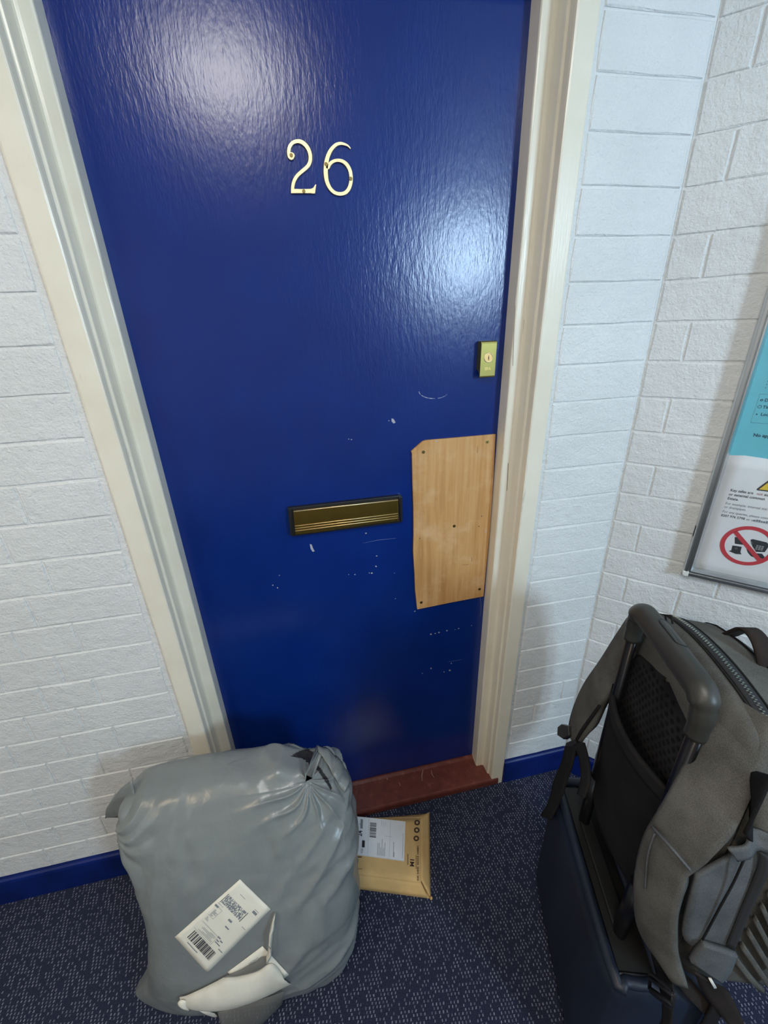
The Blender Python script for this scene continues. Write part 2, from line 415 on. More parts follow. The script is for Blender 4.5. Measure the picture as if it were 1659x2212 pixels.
# ------------------------------------------------------------------ room shell
COURSE = 0.08025; Z0 = 0.1003
def struct(o, label, cat): return tag(o, label, cat, kind='structure')
floor = struct(box('floor', (-1.7, -2.8, -.05), (2.6, .3, 0), 'carpet'), 'dark navy carpet with pale flecks', 'floor')
struct(box('ceiling', (-1.7, -2.8, 2.45), (2.6, .3, 2.5), 'plaster'), 'plain white ceiling over the landing', 'ceiling')
def panel(name, a, b, z0, z1, th, mat):
    """vertical slab from plan point a to b, front on its right-hand (room) side"""
    a, b = np.array([*a, 0.]), np.array([*b, 0.]); d = (b-a)/np.linalg.norm(b-a); n = np.array([-d[1], d[0], 0])
    v = [a+[0, 0, z0], b+[0, 0, z0], b+n*th+[0, 0, z0], a+n*th+[0, 0, z0], a+[0, 0, z1], b+[0, 0, z1], b+n*th+[0, 0, z1], a+n*th+[0, 0, z1]]
    return fixn(make(name, v, [(0, 1, 2, 3), (4, 5, 6, 7), (0, 1, 5, 4), (1, 2, 6, 5), (2, 3, 7, 6), (3, 0, 4, 7)], mat))
REC = .0026
wall_l = struct(panel('wall_left', (-1.6, REC), (-.080, REC), 0, 2.45, .12, 'brick'), 'white painted brick wall left of the blue door', 'wall')
wall_r = struct(panel('wall_right', (.838, REC), (XC+.02, REC), 0, 2.45, .12, 'brick'), 'narrow white painted brick wall between door frame and corner', 'wall')
sp0 = splay(0, 0, -REC); sp1 = splay(1.85, 0, -REC)
wall_s = struct(panel('wall_side', sp0[:2], sp1[:2], 0, 2.45, .12, 'brick'), 'angled white painted brick wall behind the noticeboard', 'wall')
struct(panel('wall_above', (-.080, REC), (.838, REC), 2.07, 2.45, .12, 'brick'), 'white painted wall over the door head', 'wall')
xe = float(sp1[0])
struct(panel('wall_far_left', (-1.6, -1.15), (-1.6, .12), 0, 2.45, .1, 'plaster'), 'white wall at the left end of the landing', 'wall')
struct(panel('wall_far_left', (-1.6, -2.8), (-1.6, -2.25), 0, 2.45, .1, 'plaster'), 'white wall at the left rear of the landing', 'wall')
struct(panel('wall_far_left', (-1.6, -2.25), (-1.6, -1.15), 0, .9, .1, 'plaster'), 'white wall under the added left window', 'wall')
struct(panel('wall_far_left', (-1.6, -2.25), (-1.6, -1.15), 2.0, 2.45, .1, 'plaster'), 'white wall over the added left window', 'wall')
struct(panel('wall_far_right', (xe, float(sp1[1])), (xe, -2.8), 0, 2.45, .1, 'plaster'), 'white wall at the right end of the landing', 'wall')
struct(panel('wall_rear', (1.58, -2.7), (-1.7, -2.7), 0, 2.45, .1, 'plaster'), 'white wall facing the blue door', 'wall')
struct(panel('wall_rear', (2.6, -2.7), (2.02, -2.7), 0, 2.45, .1, 'plaster'), 'white wall right of the rear window', 'wall')
struct(panel('wall_rear', (2.02, -2.7), (1.58, -2.7), 0, 1.65, .1, 'plaster'), 'white wall under the rear window', 'wall')
struct(panel('wall_rear', (2.02, -2.7), (1.58, -2.7), 2.25, 2.45, .1, 'plaster'), 'white wall over the rear window', 'wall')
def window(name, lab, P, sx, sz):
    """P(s, z, d) maps along-wall, height and depth to a point"""
    s0, s1 = sx; z0, z1 = sz
    fr = []
    root = thing(name, tuple(P((s0+s1)/2, z0, 0)))
    struct(root, lab, 'window')
    for nm, a, b, c, d in (('frame_stile', s0, s0+.045, z0, z1), ('frame_stile', s1-.045, s1, z0, z1), ('frame_rail', s0+.045, s1-.045, z0, z0+.045), ('frame_rail', s0+.045, s1-.045, z1-.045, z1), ('glazing_bar', (s0+s1)/2-.02, (s0+s1)/2+.02, z0+.045, z1-.045)):
        box(nm, (a, .02, c), (b, .07, d), 'cream', root, T=lambda x, y, z: P(x, z, y))
    for a, b in ((s0+.045, (s0+s1)/2-.02), ((s0+s1)/2+.02, s1-.045)):
        box('pane', (a, .044, z0+.045), (b, .048, z1-.045), 'acrylic', root, T=lambda x, y, z: P(x, z, y))
window('window_1', 'rear window with white frame and one glazing bar', lambda s, z, d: np.array([s, -2.7-d, z]), (1.58, 2.02), (1.65, 2.25))
window('window_2', 'unseen left window added for cool fill, white frame and one glazing bar', lambda s, z, d: np.array([-1.6-d, s, z]), (-2.25, -1.15), (.9, 2.0))

# bricks: shared meshes by size, jittered
random.seed(7)
BC = {}
def brick_mesh(w, h, var):
    key = (round(w, 3), round(h, 3), var)
    if key in BC: return BC[key]
    rnd = random.Random(hash(key) % 9973)
    nx, nz = max(2, int(w/.045)), 2; ins = .0026
    xs = np.linspace(-w/2+ins, w/2-ins, nx+1); zs = np.linspace(-h/2+ins*.8, h/2-ins*.8, nz+1)
    V, Fc, g = [], [], {}
    for i, x in enumerate(xs):
        for j, z in enumerate(zs):
            g[i, j] = len(V); V.append((x+rnd.uniform(-.0012, .0012), rnd.uniform(-.0004, .0004), z+rnd.uniform(-.0012, .0012)))
    for i in range(nx):
        for j in range(nz): Fc.append((g[i, j], g[i+1, j], g[i+1, j+1], g[i, j+1]))
    per = [(i, 0) for i in range(nx+1)]+[(nx, j) for j in range(1, nz+1)]+[(i, nz) for i in range(nx-1, -1, -1)]+[(0, j) for j in range(nz-1, 0, -1)]
    def ring(y, jit):
        r = []
        for (i, j) in per:
            x = -w/2 if i == 0 else w/2 if i == nx else xs[i]; z = -h/2 if j == 0 else h/2 if j == nz else zs[j]
            r.append(len(V)); V.append((x+rnd.uniform(-jit, jit), y, z+rnd.uniform(-jit, jit)))
        return r
    r0 = [g[q] for q in per]; r1 = ring(.0017, .0009); r2 = ring(.012, 0)
    n = len(per)
    for a, b in ((r0, r1), (r1, r2)):
        for k in range(n): Fc.append((a[k], b[k], b[(k+1) % n], a[(k+1) % n]))
    me = bpy.data.meshes.new('brick'); me.from_pydata(V, [], Fc); me.update(); me.materials.append(MAT['brick'])
    bm = bmesh.new(); bm.from_mesh(me); bmesh.ops.recalc_face_normals(bm, faces=bm.faces); bm.to_mesh(me); bm.free()
    BC[key] = me; return me
def lay(wall, edges, c, P, rz):
    """one course: bricks between the perpends in edges; P(s, z) -> location"""
    j = .0040
    for a, b in zip(edges[:-1], edges[1:]):
        w, h = b-a-j, COURSE-.0042
        o = bpy.data.objects.new('brick', brick_mesh(w, h, random.randrange(3))); col.objects.link(o)
        o.parent = wall
        o.location = P((a+b)/2, Z0+(c+.5)*COURSE); o.rotation_euler = (random.uniform(-.003, .003), 0, rz+random.uniform(-.003, .003))
jt = lambda: random.uniform(-.005, .005)
for c in range(0, 25):
    rel = 25-c
    if c % 2: e = [-.104, -.255+jt(), -.371+jt(), -.492+jt(), -.72, -.835, -1.06]
    else: e = [-.104, -.311+jt(), -.428+jt(), -.543+jt(), -.66+jt(), -.885, -1.0]
    if c > 12: e = [x for x in e if x > -.5 or x < -.7]
    lay(wall_l, e[::-1], c, lambda s, z: (s, 0, z), 0)
    if c == 2: e = [.858, .933, XC-.002]
    elif c == 3: e = [.858, 1.024, XC-.002]
    else: e = [.858, XC-.002]
    lay(wall_r, e, c, lambda s, z: (s, 0, z), 0)
    if c % 2: e = [.002, .2535+jt(), .37+jt(), .595+jt(), .71, .93]
    else: e = [.002, .066+jt()*.5, .19+jt(), .415+jt(), .53+jt(), .755, .87]
    lay(wall_s, e, c, lambda s, z: tuple(splay(s, z)), -math.pi/4)

# skirting boards
def skirting(name, a, b, lab):
    a, b = np.array([*a, 0.]), np.array([*b, 0.]); d = (b-a)/np.linalg.norm(b-a); n = np.array([d[1], -d[0], 0])
    prof = [(-.012, 0), (.012, 0), (.012, .088), (.010, .096), (.006, .1), (-.012, .1)]
    poly = [a+n*q+np.array([0, 0, z]) for q, z in prof]
    return struct(prism(name, poly, (0, 0, 0), b-a, 'skirt', smooth=False), lab, 'skirting')
skirting('baseboard_left', (-1.6, 0), (-.092, 0), 'navy gloss skirting under the left brick wall')
skirting('baseboard_right', (.846, 0), (XC-.004, 0), 'short navy gloss skirting right of the door frame')
skirting('baseboard_side', splay(.0, 0)[:2], splay(1.8, 0)[:2], 'navy gloss skirting behind the suitcase on the angled wall')

# door frame: profile (x, y) from the stop edge outwards, extruded upwards
PROF = [(.770, .10), (.770, .0495), (.7712, .0470), (.7738, .0458), (.790, .0458), (.7945, .0445), (.7962, .040), (.7972, .0145), (.7982, .0125), (.8010, .0118), (.8024, .010), (.8028, -.004), (.8040, -.0075), (.8068, -.009), (.842, -.009), (.845, -.0078), (.846, -.005), (.846, .10)]
def jamb(name, mirror, lab):
    P = [((.758-x) if mirror else x, y) for x, y in PROF]; zs = [0]+list(np.linspace(.08, 2.06, 34)); V = []; n = len(P)
    rnd = random.Random(3 if mirror else 4)
    for z in zs:
        for k, (x, y) in enumerate(P):
            w = .00035 if 0 < k < n-1 else 0
            V.append((x+rnd.uniform(-w, w)*.7, y+rnd.uniform(-w, w)*.5, z))
    Fc = [(i*n+k, i*n+(k+1), (i+1)*n+k+1, (i+1)*n+k) for i in range(len(zs)-1) for k in range(n-1)]
    Fc += [tuple(range(n)), tuple((len(zs)-1)*n+k for k in range(n))]
    o = fixn(make(name, V, Fc, 'cream', None, False))
    return struct(o, lab, 'door frame')
jl = jamb('trim_1', True, 'cream painted moulded door jamb left of the blue door')
jr = jamb('trim_2', False, 'cream painted moulded door jamb right of the blue door, chipped edge')
Vh = [(x0, y, 2.0+(x-.770)) for x0 in (-.088, .846) for x, y in PROF]; n = len(PROF)
struct(fixn(make('trim_3', Vh, [(k, k+1, n+k+1, n+k) for k in range(n-1)]+[tuple(range(n)), tuple(range(n, 2*n))], 'cream')), 'cream painted door head across the top of the door', 'door frame')
sill_poly = [(-.068, -.0125, .004), (-.068, -.0135, .024), (-.068, -.0115, .0295), (-.068, -.006, .0305), (-.068, .075, .033), (-.068, .082, .040), (-.068, .13, .040), (-.068, .13, .0), (-.068, -.010, .0)]
sill = struct(prism('trim_4', sill_poly, (0, 0, 0), (.895, 0, 0), 'sill'), 'dark red painted wooden door sill with scratches', 'door sill')
# scratches on the sill (pale bare wood)
def scuff(parent, pts, w, y=None, z=None, mat='chip', name='scratch'):
    P = [wy(q, y) if y is not None else wz(q, z) for q in pts]
    V, Fc = [], []
    for i, q in enumerate(P):
        t = P[min(i+1, len(P)-1)]-P[max(i-1, 0)]; t /= np.linalg.norm(t)
        s = np.cross(t, (0, 1, 0) if y is not None else (0, 0, 1)); s /= np.linalg.norm(s)
        ww_ = w*(.35+.65*math.sin(math.pi*(i+.5)/len(P)))*random.uniform(.7, 1.2)
        V += [q+s*ww_/2, q-s*ww_/2]
    Fc = [(2*i, 2*i+1, 2*i+3, 2*i+2) for i in range(len(P)-1)]
    return make(name, V, Fc, mat, parent)
MAT['bare'] = simple('bare_wood_scratch', (.42, .30, .20), .7)
fz = lambda a, b: (740+a*.2411, 1600+b*.2411)
for pts, w in (([(718, 215), (722, 260), (710, 310), (712, 360)], .0022), ([(838, 180), (842, 205), (830, 235)], .0035), ([(745, 215), (752, 245)], .002), ([(795, 265), (800, 300), (820, 330)], .0022), ([(640, 250), (650, 280)], .003), ([(505, 375), (520, 405)], .0025), ([(395, 335), (405, 350)], .003)):
    scuff(sill, [fz(*q) for q in pts], w, z=.0335, mat='bare')

# ------------------------------------------------------------------ the door and what is fixed to it
YD = .085
door = struct(box('door_1', (-.022, YD, .041), (.780, YD+.044, 2.04), 'door', None, .002), 'glossy dark blue flush front door numbered 26', 'door')
def poly_door(name, pts, y0, y1, mat, parent, bw=.0006):
    return prism(name, [wy(q, y0) for q in pts], (0, 0, 0), (0, y1-y0, 0), mat, parent, bw)
def stroke_pts(path, widths):
    P = catmull([np.array([a, b, 0.]) for a, b in path], 5); n = len(P)
    wv = np.interp(np.linspace(0, 1, n), np.linspace(0, 1, len(widths)), widths)
    L, R = [], []
    for i in range(n):
        t = P[min(i+1, n-1)]-P[max(i-1, 0)]; t /= np.linalg.norm(t); s = np.array([-t[1], t[0], 0])
        L.append(P[i]+s*wv[i]/2); R.append(P[i]-s*wv[i]/2)
    return L, R
fn26 = lambda q: (580+q[0]*.14467, 270+q[1]*.14469)
def stroke_solid(bm, path, widths, y0, y1):
    L, R = stroke_pts(path, widths); rows = []
    for a, b in zip(L, R):
        pa, pb = wy(fn26(a), y0), wy(fn26(b), y0)
        mid = (pa+pb)/2; ia, ib = pa*.86+mid*.14, pb*.86+mid*.14
        rows.append([bm.verts.new(v) for v in ((pa[0], y1, pa[2]), (pa[0], y0+.0009, pa[2]), (ia[0], y0, ia[2]), (ib[0], y0, ib[2]), (pb[0], y0+.0009, pb[2]), (pb[0], y1, pb[2]))])
    for r, s in zip(rows[:-1], rows[1:]):
        for k in range(5): bm.faces.new((r[k], r[k+1], s[k+1], s[k]))
    bm.faces.new(rows[0]); bm.faces.new(rows[-1][::-1])
def digit(name, strokes, label, extra=()):
    bm = bmesh.new()
    for k, (path, widths) in enumerate(strokes): stroke_solid(bm, path, widths, YD-.0042-.0004*k, YD)
    for poly in extra:
        f = [bm.verts.new(wy(fn26(q), YD-.0044)) for q in poly]; k = [bm.verts.new((v.co.x, YD, v.co.z)) for v in f]; n = len(f)
        bm.faces.new(f); bm.faces.new(k[::-1])
        for i in range(n): bm.faces.new((f[i], f[(i+1) % n], k[(i+1) % n], k[i]))
    bmesh.ops.recalc_face_normals(bm, faces=bm.faces)
    me = bpy.data.meshes.new(name); bm.to_mesh(me); bm.free(); me.materials.append(MAT['brass'])
    return tag(link(bpy.data.objects.new(name, me), door), label)
d2 = digit('house_number', [([(372, 470), (345, 495), (315, 465), (302, 400), (318, 320), (365, 262), (440, 240), (510, 262), (572, 320), (612, 400), (626, 480), (615, 560), (575, 625), (500, 690), (430, 755), (385, 830), (364, 910), (362, 1000)], [30, 60, 62, 56, 58, 62, 66, 66, 64, 60, 58, 60, 62, 62, 60, 58, 54, 52]),
                            ([(337, 985), (450, 986), (560, 986), (694, 984)], [74, 70, 70, 76])], 'brass digit 2 screwed to the blue door', extra=[[(640, 950), (668, 938), (700, 888), (712, 888), (694, 1022), (640, 1022)]])
b_extra = disc_mesh([(338, 458)], 52, (1, 0), (0, 1), 14)[0]
prism('digit_curl', [wy(fn26(q), YD-.0045) for q in b_extra], (0, 0, 0), (0, .004, 0), 'brass', d2)
d6 = digit('house_number', [([(1226, 352), (1185, 308), (1130, 284), (1070, 274), (1005, 296), (940, 360), (892, 450), (866, 550), (856, 650), (858, 750), (876, 850), (918, 940), (985, 1006), (1068, 1028), (1148, 1008), (1202, 945), (1230, 855), (1232, 755), (1212, 665), (1168, 588), (1105, 540), (1030, 526), (960, 545), (910, 590), (880, 650)], [12, 28, 42, 52, 58, 62, 68, 72, 72, 70, 64, 58, 58, 62, 64, 62, 58, 56, 58, 60, 58, 54, 56, 60, 62])], 'brass digit 6 screwed to the blue door')
def screw(parent, q, r, y, mat='screw', slot=True):
    c = wy(q, y); V = [(c[0]+r*math.cos(a), y, c[2]+r*math.sin(a)) for a in np.linspace(0, 2*math.pi, 14, endpoint=False)]
    o = prism('screw', V, (0, 0, 0), (0, .0015, 0), mat, parent, .0003)
    return o
for d, c in ((d2, (340, 450)), (d2, (527, 988)), (d6, (860, 583)), (d6, (1228, 800))): screw(d, fn26(c), .0031, YD-.0052)

# letter plate
f6 = lambda a, b: (580+a*.31345, 900+b*.31338)
PL = .012
lp = poly_door('letter_plate', [f6(132, 632), f6(900, 545), f6(925, 552), f6(925, 722), f6(903, 732), f6(170, 826), f6(150, 815)], YD-PL, YD, 'black_plastic', door, .0015)
tag(lp, 'black plastic letter plate with brass flap')
yf = YD-PL-.0035
flap = poly_door('letter_flap', [f6(170, 652), f6(893, 572), f6(895, 722), f6(640, 752), f6(620, 758), f6(470, 776), f6(455, 783), f6(186, 815)], yf, YD-PL+.001, 'brass_dark', lp, .0012)
tag(flap, 'brass flap of the letter plate')
def rib(a, b, r=.0012):
    P = [wy(f6(*a), yf-.0002), wy(f6(*b), yf-.0002)]
    tube('flap_rib', P, r, 'brass', lp, 8)
rib((172, 654), (893, 574), .0022); rib((182, 755), (894, 668)); rib((183, 772), (895, 684)); rib((184, 789), (895, 699))
for a, b in (((135, 640), (163, 825)), ((897, 556), (924, 728))):
    P = [f6(a[0], a[1]), f6(b[0]-2, a[1]-3), f6(b[0], b[1]-6), f6(a[0]+16, b[1]-2)]
    poly_door('end_cap', P, yf-.001, YD-PL+.002, 'black_plastic', lp, .001)

# rim lock cylinder pull
f7 = lambda a, b: (980+a*.08439, 700+b*.08436)
yl = YD-.021
c0, c1 = wy(f7(715, 480), yl), wy(f7(1050, 1350), yl); c2 = wy(f7(1095, 440), yl)
xl, xr = c0[0], (c2[0]+c1[0])/2+.001; zb, zt = c1[2], c2[2]+.001
prof = [(YD, zt), (yl+.004, zt), (yl+.0012, zt-.0015), (yl, zt-.005), (yl, zb+.003), (yl+.001, zb), (yl+.004, zb)]+[(yl+.004+.017*(1-math.cos(a)), zb+.016*math.sin(a)) for a in np.linspace(.25, math.pi/2, 6)]+[(YD, zb+.0165)]
lock = prism('door_lock', [(xl, y, z) for y, z in prof], (0, 0, 0), (xr-xl, 0, 0), 'brass_lock', door, .0016)
tag(lock, 'satin brass lock pull with key cylinder')
lc = wy(f7(893, 860), yl)
ringp = [(lc[0]+.0096*math.cos(a), yl+.0001, lc[2]+.0096*math.sin(a)) for a in np.linspace(0, 2*math.pi, 28, endpoint=False)]
tube('cylinder_ring', ringp, .0014, 'brass', lock, 8, closed=True)
prism('cylinder_face', [(lc[0]+.0087*math.cos(a), yl-.0004, lc[2]+.0087*math.sin(a)) for a in np.linspace(0, 2*math.pi, 28, endpoint=False)], (0, 0, 0), (0, .001, 0), 'copper', lock)
prism('keyhole', [(lc[0]+x, yl-.0007, lc[2]+z) for x, z in ((-.0007, .0045), (.0007, .0045), (.0007, .0005), (.0018, -.001), (.0005, -.002), (.0015, -.0045), (-.001, -.005), (-.0005, -.002), (-.0018, -.001), (-.0007, .0005))], (0, 0, 0), (0, .0006, 0), 'keyhole', lock)
tp = wy(f7(785, 1180), yl)
text_obj('lettering', 'ERA', .0085, 'screw_gold', lock, lambda x, y: (tp[0]+x, yl-.0004, tp[2]+y), .0004)

# plywood patch
YP = YD-.0065
ply = poly_door('plywood_patch', [f6(985, 240), f6(1062, 172), f6(1085, 164), f6(1300, 146), f6(1566, 122), f6(1552, 400), f6(1528, 760), f6(1482, 1240), f6(1250, 1284), f6(1026, 1330), f6(1012, 1200), f6(1008, 1090), f6(998, 930), f6(1001, 820), f6(1000, 640), f6(994, 460), f6(990, 260)], YP, YD, 'ply', door, .0008)
tag(ply, 'bare plywood patch screwed over the lower lock hole')
screw(ply, f6(1508, 175), .0048, YP-.0006, 'screw_gold'); screw(ply, f6(1508, 176), .0016, YP-.0012, 'keyhole')
for q in ((1068, 245), (1280, 755), (1455, 1190), (1053, 1282)): screw(ply, f6(*q), .0042, YP-.0006)
for q in ((1470, 686), (1450, 757), (1043, 840)): screw(ply, f6(*q), .0014, YP-.0004, 'keyhole')
for q in ((1160, 170), (1498, 790)): screw(ply, f6(*q), .002, YP-.0004, 'chip')
MAT['dark_mark'] = simple('dark_scuff', (.12, .07, .04), .8)
for pts in ([(1336, 1020), (1355, 1022), (1378, 1019)], [(1400, 970), (1402, 998)], [(1441, 205), (1438, 250)]):
    scuff(ply, [f6(*q) for q in pts], .0012, y=YP-.0003, mat='dark_mark')
# chips and scratches in the blue paint
def chip(pts): make('paint_chip', [wy(q, YD-.0003) for q in pts], [tuple(range(len(pts)))], 'chip', door)
chip([f6(848, 12), f6(862, 16), f6(876, 40), f6(862, 48), f6(848, 32)])
chip([f6(284, 878), f6(298, 882), f6(306, 905), f6(318, 928), f6(304, 932), f6(290, 910)])
random.seed(3)
for a, b in ((553, 155), (572, 157), (742, 1032), (694, 1078), (712, 1078), (868, 1078), (595, 1088), (553, 1088), (672, 803), (1008, 1342), (875, 1255), (30, 1162), (62, 1180), (75, 1094), (1120, 1500), (1150, 1495), (1175, 1488), (1230, 1475), (1310, 1460), (1285, 1468), (1400, 1440), (1260, 1700), (1250, 1750), (1210, 1760), (1060, 1770), (1120, 1735), (830, 28), (745, 960)):
    s = random.uniform(3, 7); chip([f6(a+s*math.cos(t)*random.uniform(.6, 1.3), b+s*.8*math.sin(t)*random.uniform(.6, 1.3)) for t in np.linspace(0, 6.283, 6, endpoint=False)])
arc = [(905+32*(1-math.cos(t)), 845+16*math.sin(t)) for t in np.linspace(.05, math.pi-.05, 18)]
for k in range(0, 17, 1):
    if random.random() < .85: scuff(door, arc[k:k+2], random.uniform(.001, .0028), y=YD-.0003, mat='scratch' if random.random() < .6 else 'chip')
for pts in ([(650, 872), (760, 850), (880, 838)], [(1458, 1240), (1466, 1310), (1460, 1380)], [(1240, 1690), (1330, 1675)]):
    scuff(door, [f6(*q) for q in pts], .0009, y=YD-.0003, mat='scratch')

for pts, w in (([(1133, 690), (1130, 730), (1132, 770), (1128, 800)], .0035), ([(1131, 805), (1127, 850), (1125, 880)], .0022), ([(1113, 660), (1110, 720), (1108, 790)], .001), ([(1098, 1000), (1095, 1060)], .0014)):
    scuff(jr, pts, w, y=.0452, mat='dark_mark', name='scuff_mark')
for pts, w in (([(1040, 1560), (1037, 1590), (1036, 1620)], .006), ([(1046, 1500), (1043, 1545)], .003)):
    scuff(jr, pts, w, y=.0452, mat='tag', name='chipped_paint')
# ------------------------------------------------------------------ noticeboard and its posters on the angled wall
bz0, bz1, bs0, bs1, bd = .881, 1.80, .1775, .84, .0225
board = thing('noticeboard', tuple(splay((bs0+bs1)/2, bz0)))
tag(board, 'aluminium framed glazed noticeboard holding two posters', 'noticeboard')
box('backboard', (bs0+.006, 0, bz0+.006), (bs1-.006, .0045, bz1-.006), 'backing', board, T=lambda s, o, z: splay(s, z, o))
def frame_bar(a, b, inward):
    """profile (across, off); across measured from the outer edge inwards"""
    prof = [(0, 0), (0, bd-.004), (.0015, bd-.001), (.004, bd), (.0085, bd), (.0098, bd-.0035), (.0105, bd-.0035), (.0115, bd-.001), (.0145, bd-.0008), (.0155, bd-.0025), (.0195, bd-.009), (.021, .0085), (.021, 0)]
    V, n = [], len(prof)
    for q, sg in ((a, 1), (b, -1)):
        for ac, of in prof:
            V.append(splay(q[0]+inward[0]*ac+sg*abs(inward[1])*ac, q[1]+inward[1]*ac+sg*abs(inward[0])*ac, of))
    return fixn(make('frame_bar', V, [(k, (k+1) % n, n+(k+1) % n, n+k) for k in range(n)]+[tuple(range(n)), tuple(range(n, 2*n))], 'alu', board))
frame_bar((bs0, bz0), (bs0, bz1), (1, 0)); frame_bar((bs1, bz0), (bs1, bz1), (-1, 0)); frame_bar((bs0, bz0), (bs1, bz0), (0, 1)); frame_bar((bs0, bz1), (bs1, bz1), (0, -1))
for s, sg in ((bs0, 1), (bs1, -1)):
    for z, zg in ((bz0, 1), (bz1, -1)):
        q = [(s-sg*.0005, z+zg*.012), (s-sg*.0005, z+zg*.004), (s+sg*.0015, z+zg*.001), (s+sg*.004, z-zg*.0005), (s+sg*.012, z-zg*.0005), (s+sg*.012, z+zg*.012)]
        prism('corner_cap', [splay(a, b, bd+.0012) for a, b in q], (0, 0, 0), SN*(bd+.001), 'cap', board, .001)
box('pane', (bs0+.02, .0096, bz0+.02), (bs1-.02, .0116, bz1-.02), 'acrylic', board, T=lambda s, o, z: splay(s, z, o))
box('catch', (bs0-.0012, .006, .986), (bs0+.001, .013, 1.012), 'black_plastic', board, T=lambda s, o, z: splay(s, z, o))
def flat(off): return lambda s, z: splay(s, z, off)
# teal poster
tl = box('poster', (.197, .0047, 1.1884), (.407, .0051, 1.4854), 'teal', None, T=lambda s, o, z: splay(s, z, o))
tag(tl, 'teal poster in the upper part of the noticeboard', 'poster')
f5 = flat(.0054)
def tx(parent, body, s, z, size, mat='ink', bold=.0, italic=0.0, off=.0072, stretch=1.0):
    return text_obj('lettering', body, size, mat, parent, lambda x, y: splay(s+x, z+y, off), bold, italic, stretch)
tx(tl, 'Da', .2273, 1.3095, .0085, 'ink_teal', .0002, off=.0054); tx(tl, 'Tim', .2280, 1.2955, .0085, 'ink_teal', .0002, off=.0054)
tx(tl, 'Loca', .2285, 1.2805, .0085, 'ink_teal', .0002, off=.0054); tx(tl, 'No app', .2275, 1.2362, .0095, 'ink_teal', .0003, off=.0054)
quads('print', [(.2165, 1.3236, .40, 1.3240), (.2165, 1.2646, .40, 1.2650), (.2165, 1.2646, .2168, 1.3238)]+[(.2218, 1.336+.0064*k, .2234, 1.3374+.0064*k) for k in range(5)]+[(.2205, 1.2822, .2237, 1.2832), (.2216, 1.2810, .2226, 1.2844)], 'ink_teal', tl, f5)
def ring_print(parent, s, z, r0, r1, mat, fn, n=40):
    V = []
    for k in range(n):
        a = 2*math.pi*k/n; V += [fn(s+r0*math.cos(a), z+r0*math.sin(a)), fn(s+r1*math.cos(a), z+r1*math.sin(a))]
    return make('print', V, [(2*k, 2*k+1, (2*k+3) % (2*n), (2*k+2) % (2*n)) for k in range(n)], mat, parent)
ring_print(tl, .2229, 1.2985, .0026, .0034, 'ink_teal', f5); ring_print(tl, .2225, 1.312, .0012, .0024, 'ink_teal', f5)
quads('print', [(.2228, 1.2985, .2231, 1.3008), (.2228, 1.2983, .2246, 1.2986)], 'ink_teal', tl, f5)
# white poster, its top edge curling over the teal one
G = np.array([[splay(s, z+(.004*math.exp(-((s-.23)/.03)**2) if z > 1.18 else 0), .0056+(.0016*max(0, (z-1.10)/.09)**2)) for s in np.linspace(.1985, .4085, 9)] for z in np.linspace(.893, 1.190, 12)])
wp = grid_solid('poster', G, 'paper', None, .0003); tag(wp, 'white key safe notice with a red prohibition sign at the bottom of the noticeboard', 'poster')
wf = lambda off: (lambda s, z: splay(s, z, off+.0016*max(0, (z-1.10)/.09)**2))
w7 = wf(.0061); w8 = wf(.0064)
def tw(body, s, z, size, mat='ink', bold=.0, stretch=1.0): return text_obj('lettering', body, size, mat, wp, lambda x, y: w7(s+x, z+y), bold, 0, stretch)
tw('Key safes are', .2196, 1.1090, .0088, bold=.00014, stretch=.86); tw('not', .2660, 1.1090, .0088, 'ink_pink', .00014, .86); tw('au', .2788, 1.1090, .0088, bold=.00014, stretch=.86)
tw('or external commun', .2194, 1.0990, .0088, bold=.00014, stretch=.86); tw('Estate.', .2192, 1.0890, .0088, bold=.00014, stretch=.86)
tw('For example: internal stai', .2184, 1.0768, .0080, 'ink_soft', .00005, .90); tw('or drainpipes.', .2182, 1.0678, .0080, 'ink_soft', .00005, .90)
tw('For any queries, please cont', .2177, 1.0562, .0080, 'ink_soft', .00005, .90)
tw('0207 976 5798', .2174, 1.0462, .0080, 'ink', .00012, .90); tw('or at', .2635, 1.0462, .0080, 'ink_soft', .00005, .90)
quads('print', [(.2765+.0042*k, 1.0462, .2765+.0042*k+.0034, 1.0462+(.0058 if k in (1, 2, 5) else .0042)) for k in range(7)]+[(.2765, 1.0452, .306, 1.0455)], 'ink_soft', wp, w7)
rs, rz_, ro, ri = .2817, .984, .0500, .0412
ring_print(wp, rs, rz_, ri, ro, 'ink_red', w8, 64)
ca, sa = math.cos(math.radians(-45)), math.sin(math.radians(-45))
make('print', [w8(rs+ca*t-sa*q, rz_+sa*t+ca*q) for t, q in ((-.043, -.0044), (.043, -.0044), (.043, .0044), (-.043, .0044))], [(0, 1, 2, 3)], 'ink_red', wp)
def pic(pts, mat): make('picture', [w7(s, z) for s, z in pts], [tuple(range(len(pts)))], mat, wp)
MAT['pic_dark'] = simple('printed_black', (.03, .032, .036), .7); MAT['pic_mid'] = simple('printed_grey', (.30, .31, .31), .7)
pic([(.2545, 1.0005), (.266, 1.0015), (.2745, .989), (.2735, .985), (.2585, .984)], 'pic_dark')
pic([(.2555, .9785), (.2725, .9795), (.2735, .9655), (.277, .9605), (.266, .9585), (.2525, .9625), (.2565, .966)], 'pic_dark')
pic([(.2605, .973), (.264, .976), (.268, .974), (.2695, .969), (.266, .9705), (.2645, .967), (.2625, .9705)], 'pic_mid')
pic([(.283, 1.001), (.287, 1.0035), (.312, 1.0015), (.318, .995), (.3145, .977), (.3, .9735), (.290, .986)], 'pic_dark')
pic([(.2845, .9965), (.288, .9985), (.291, .992), (.287, .989)], 'pic_mid')
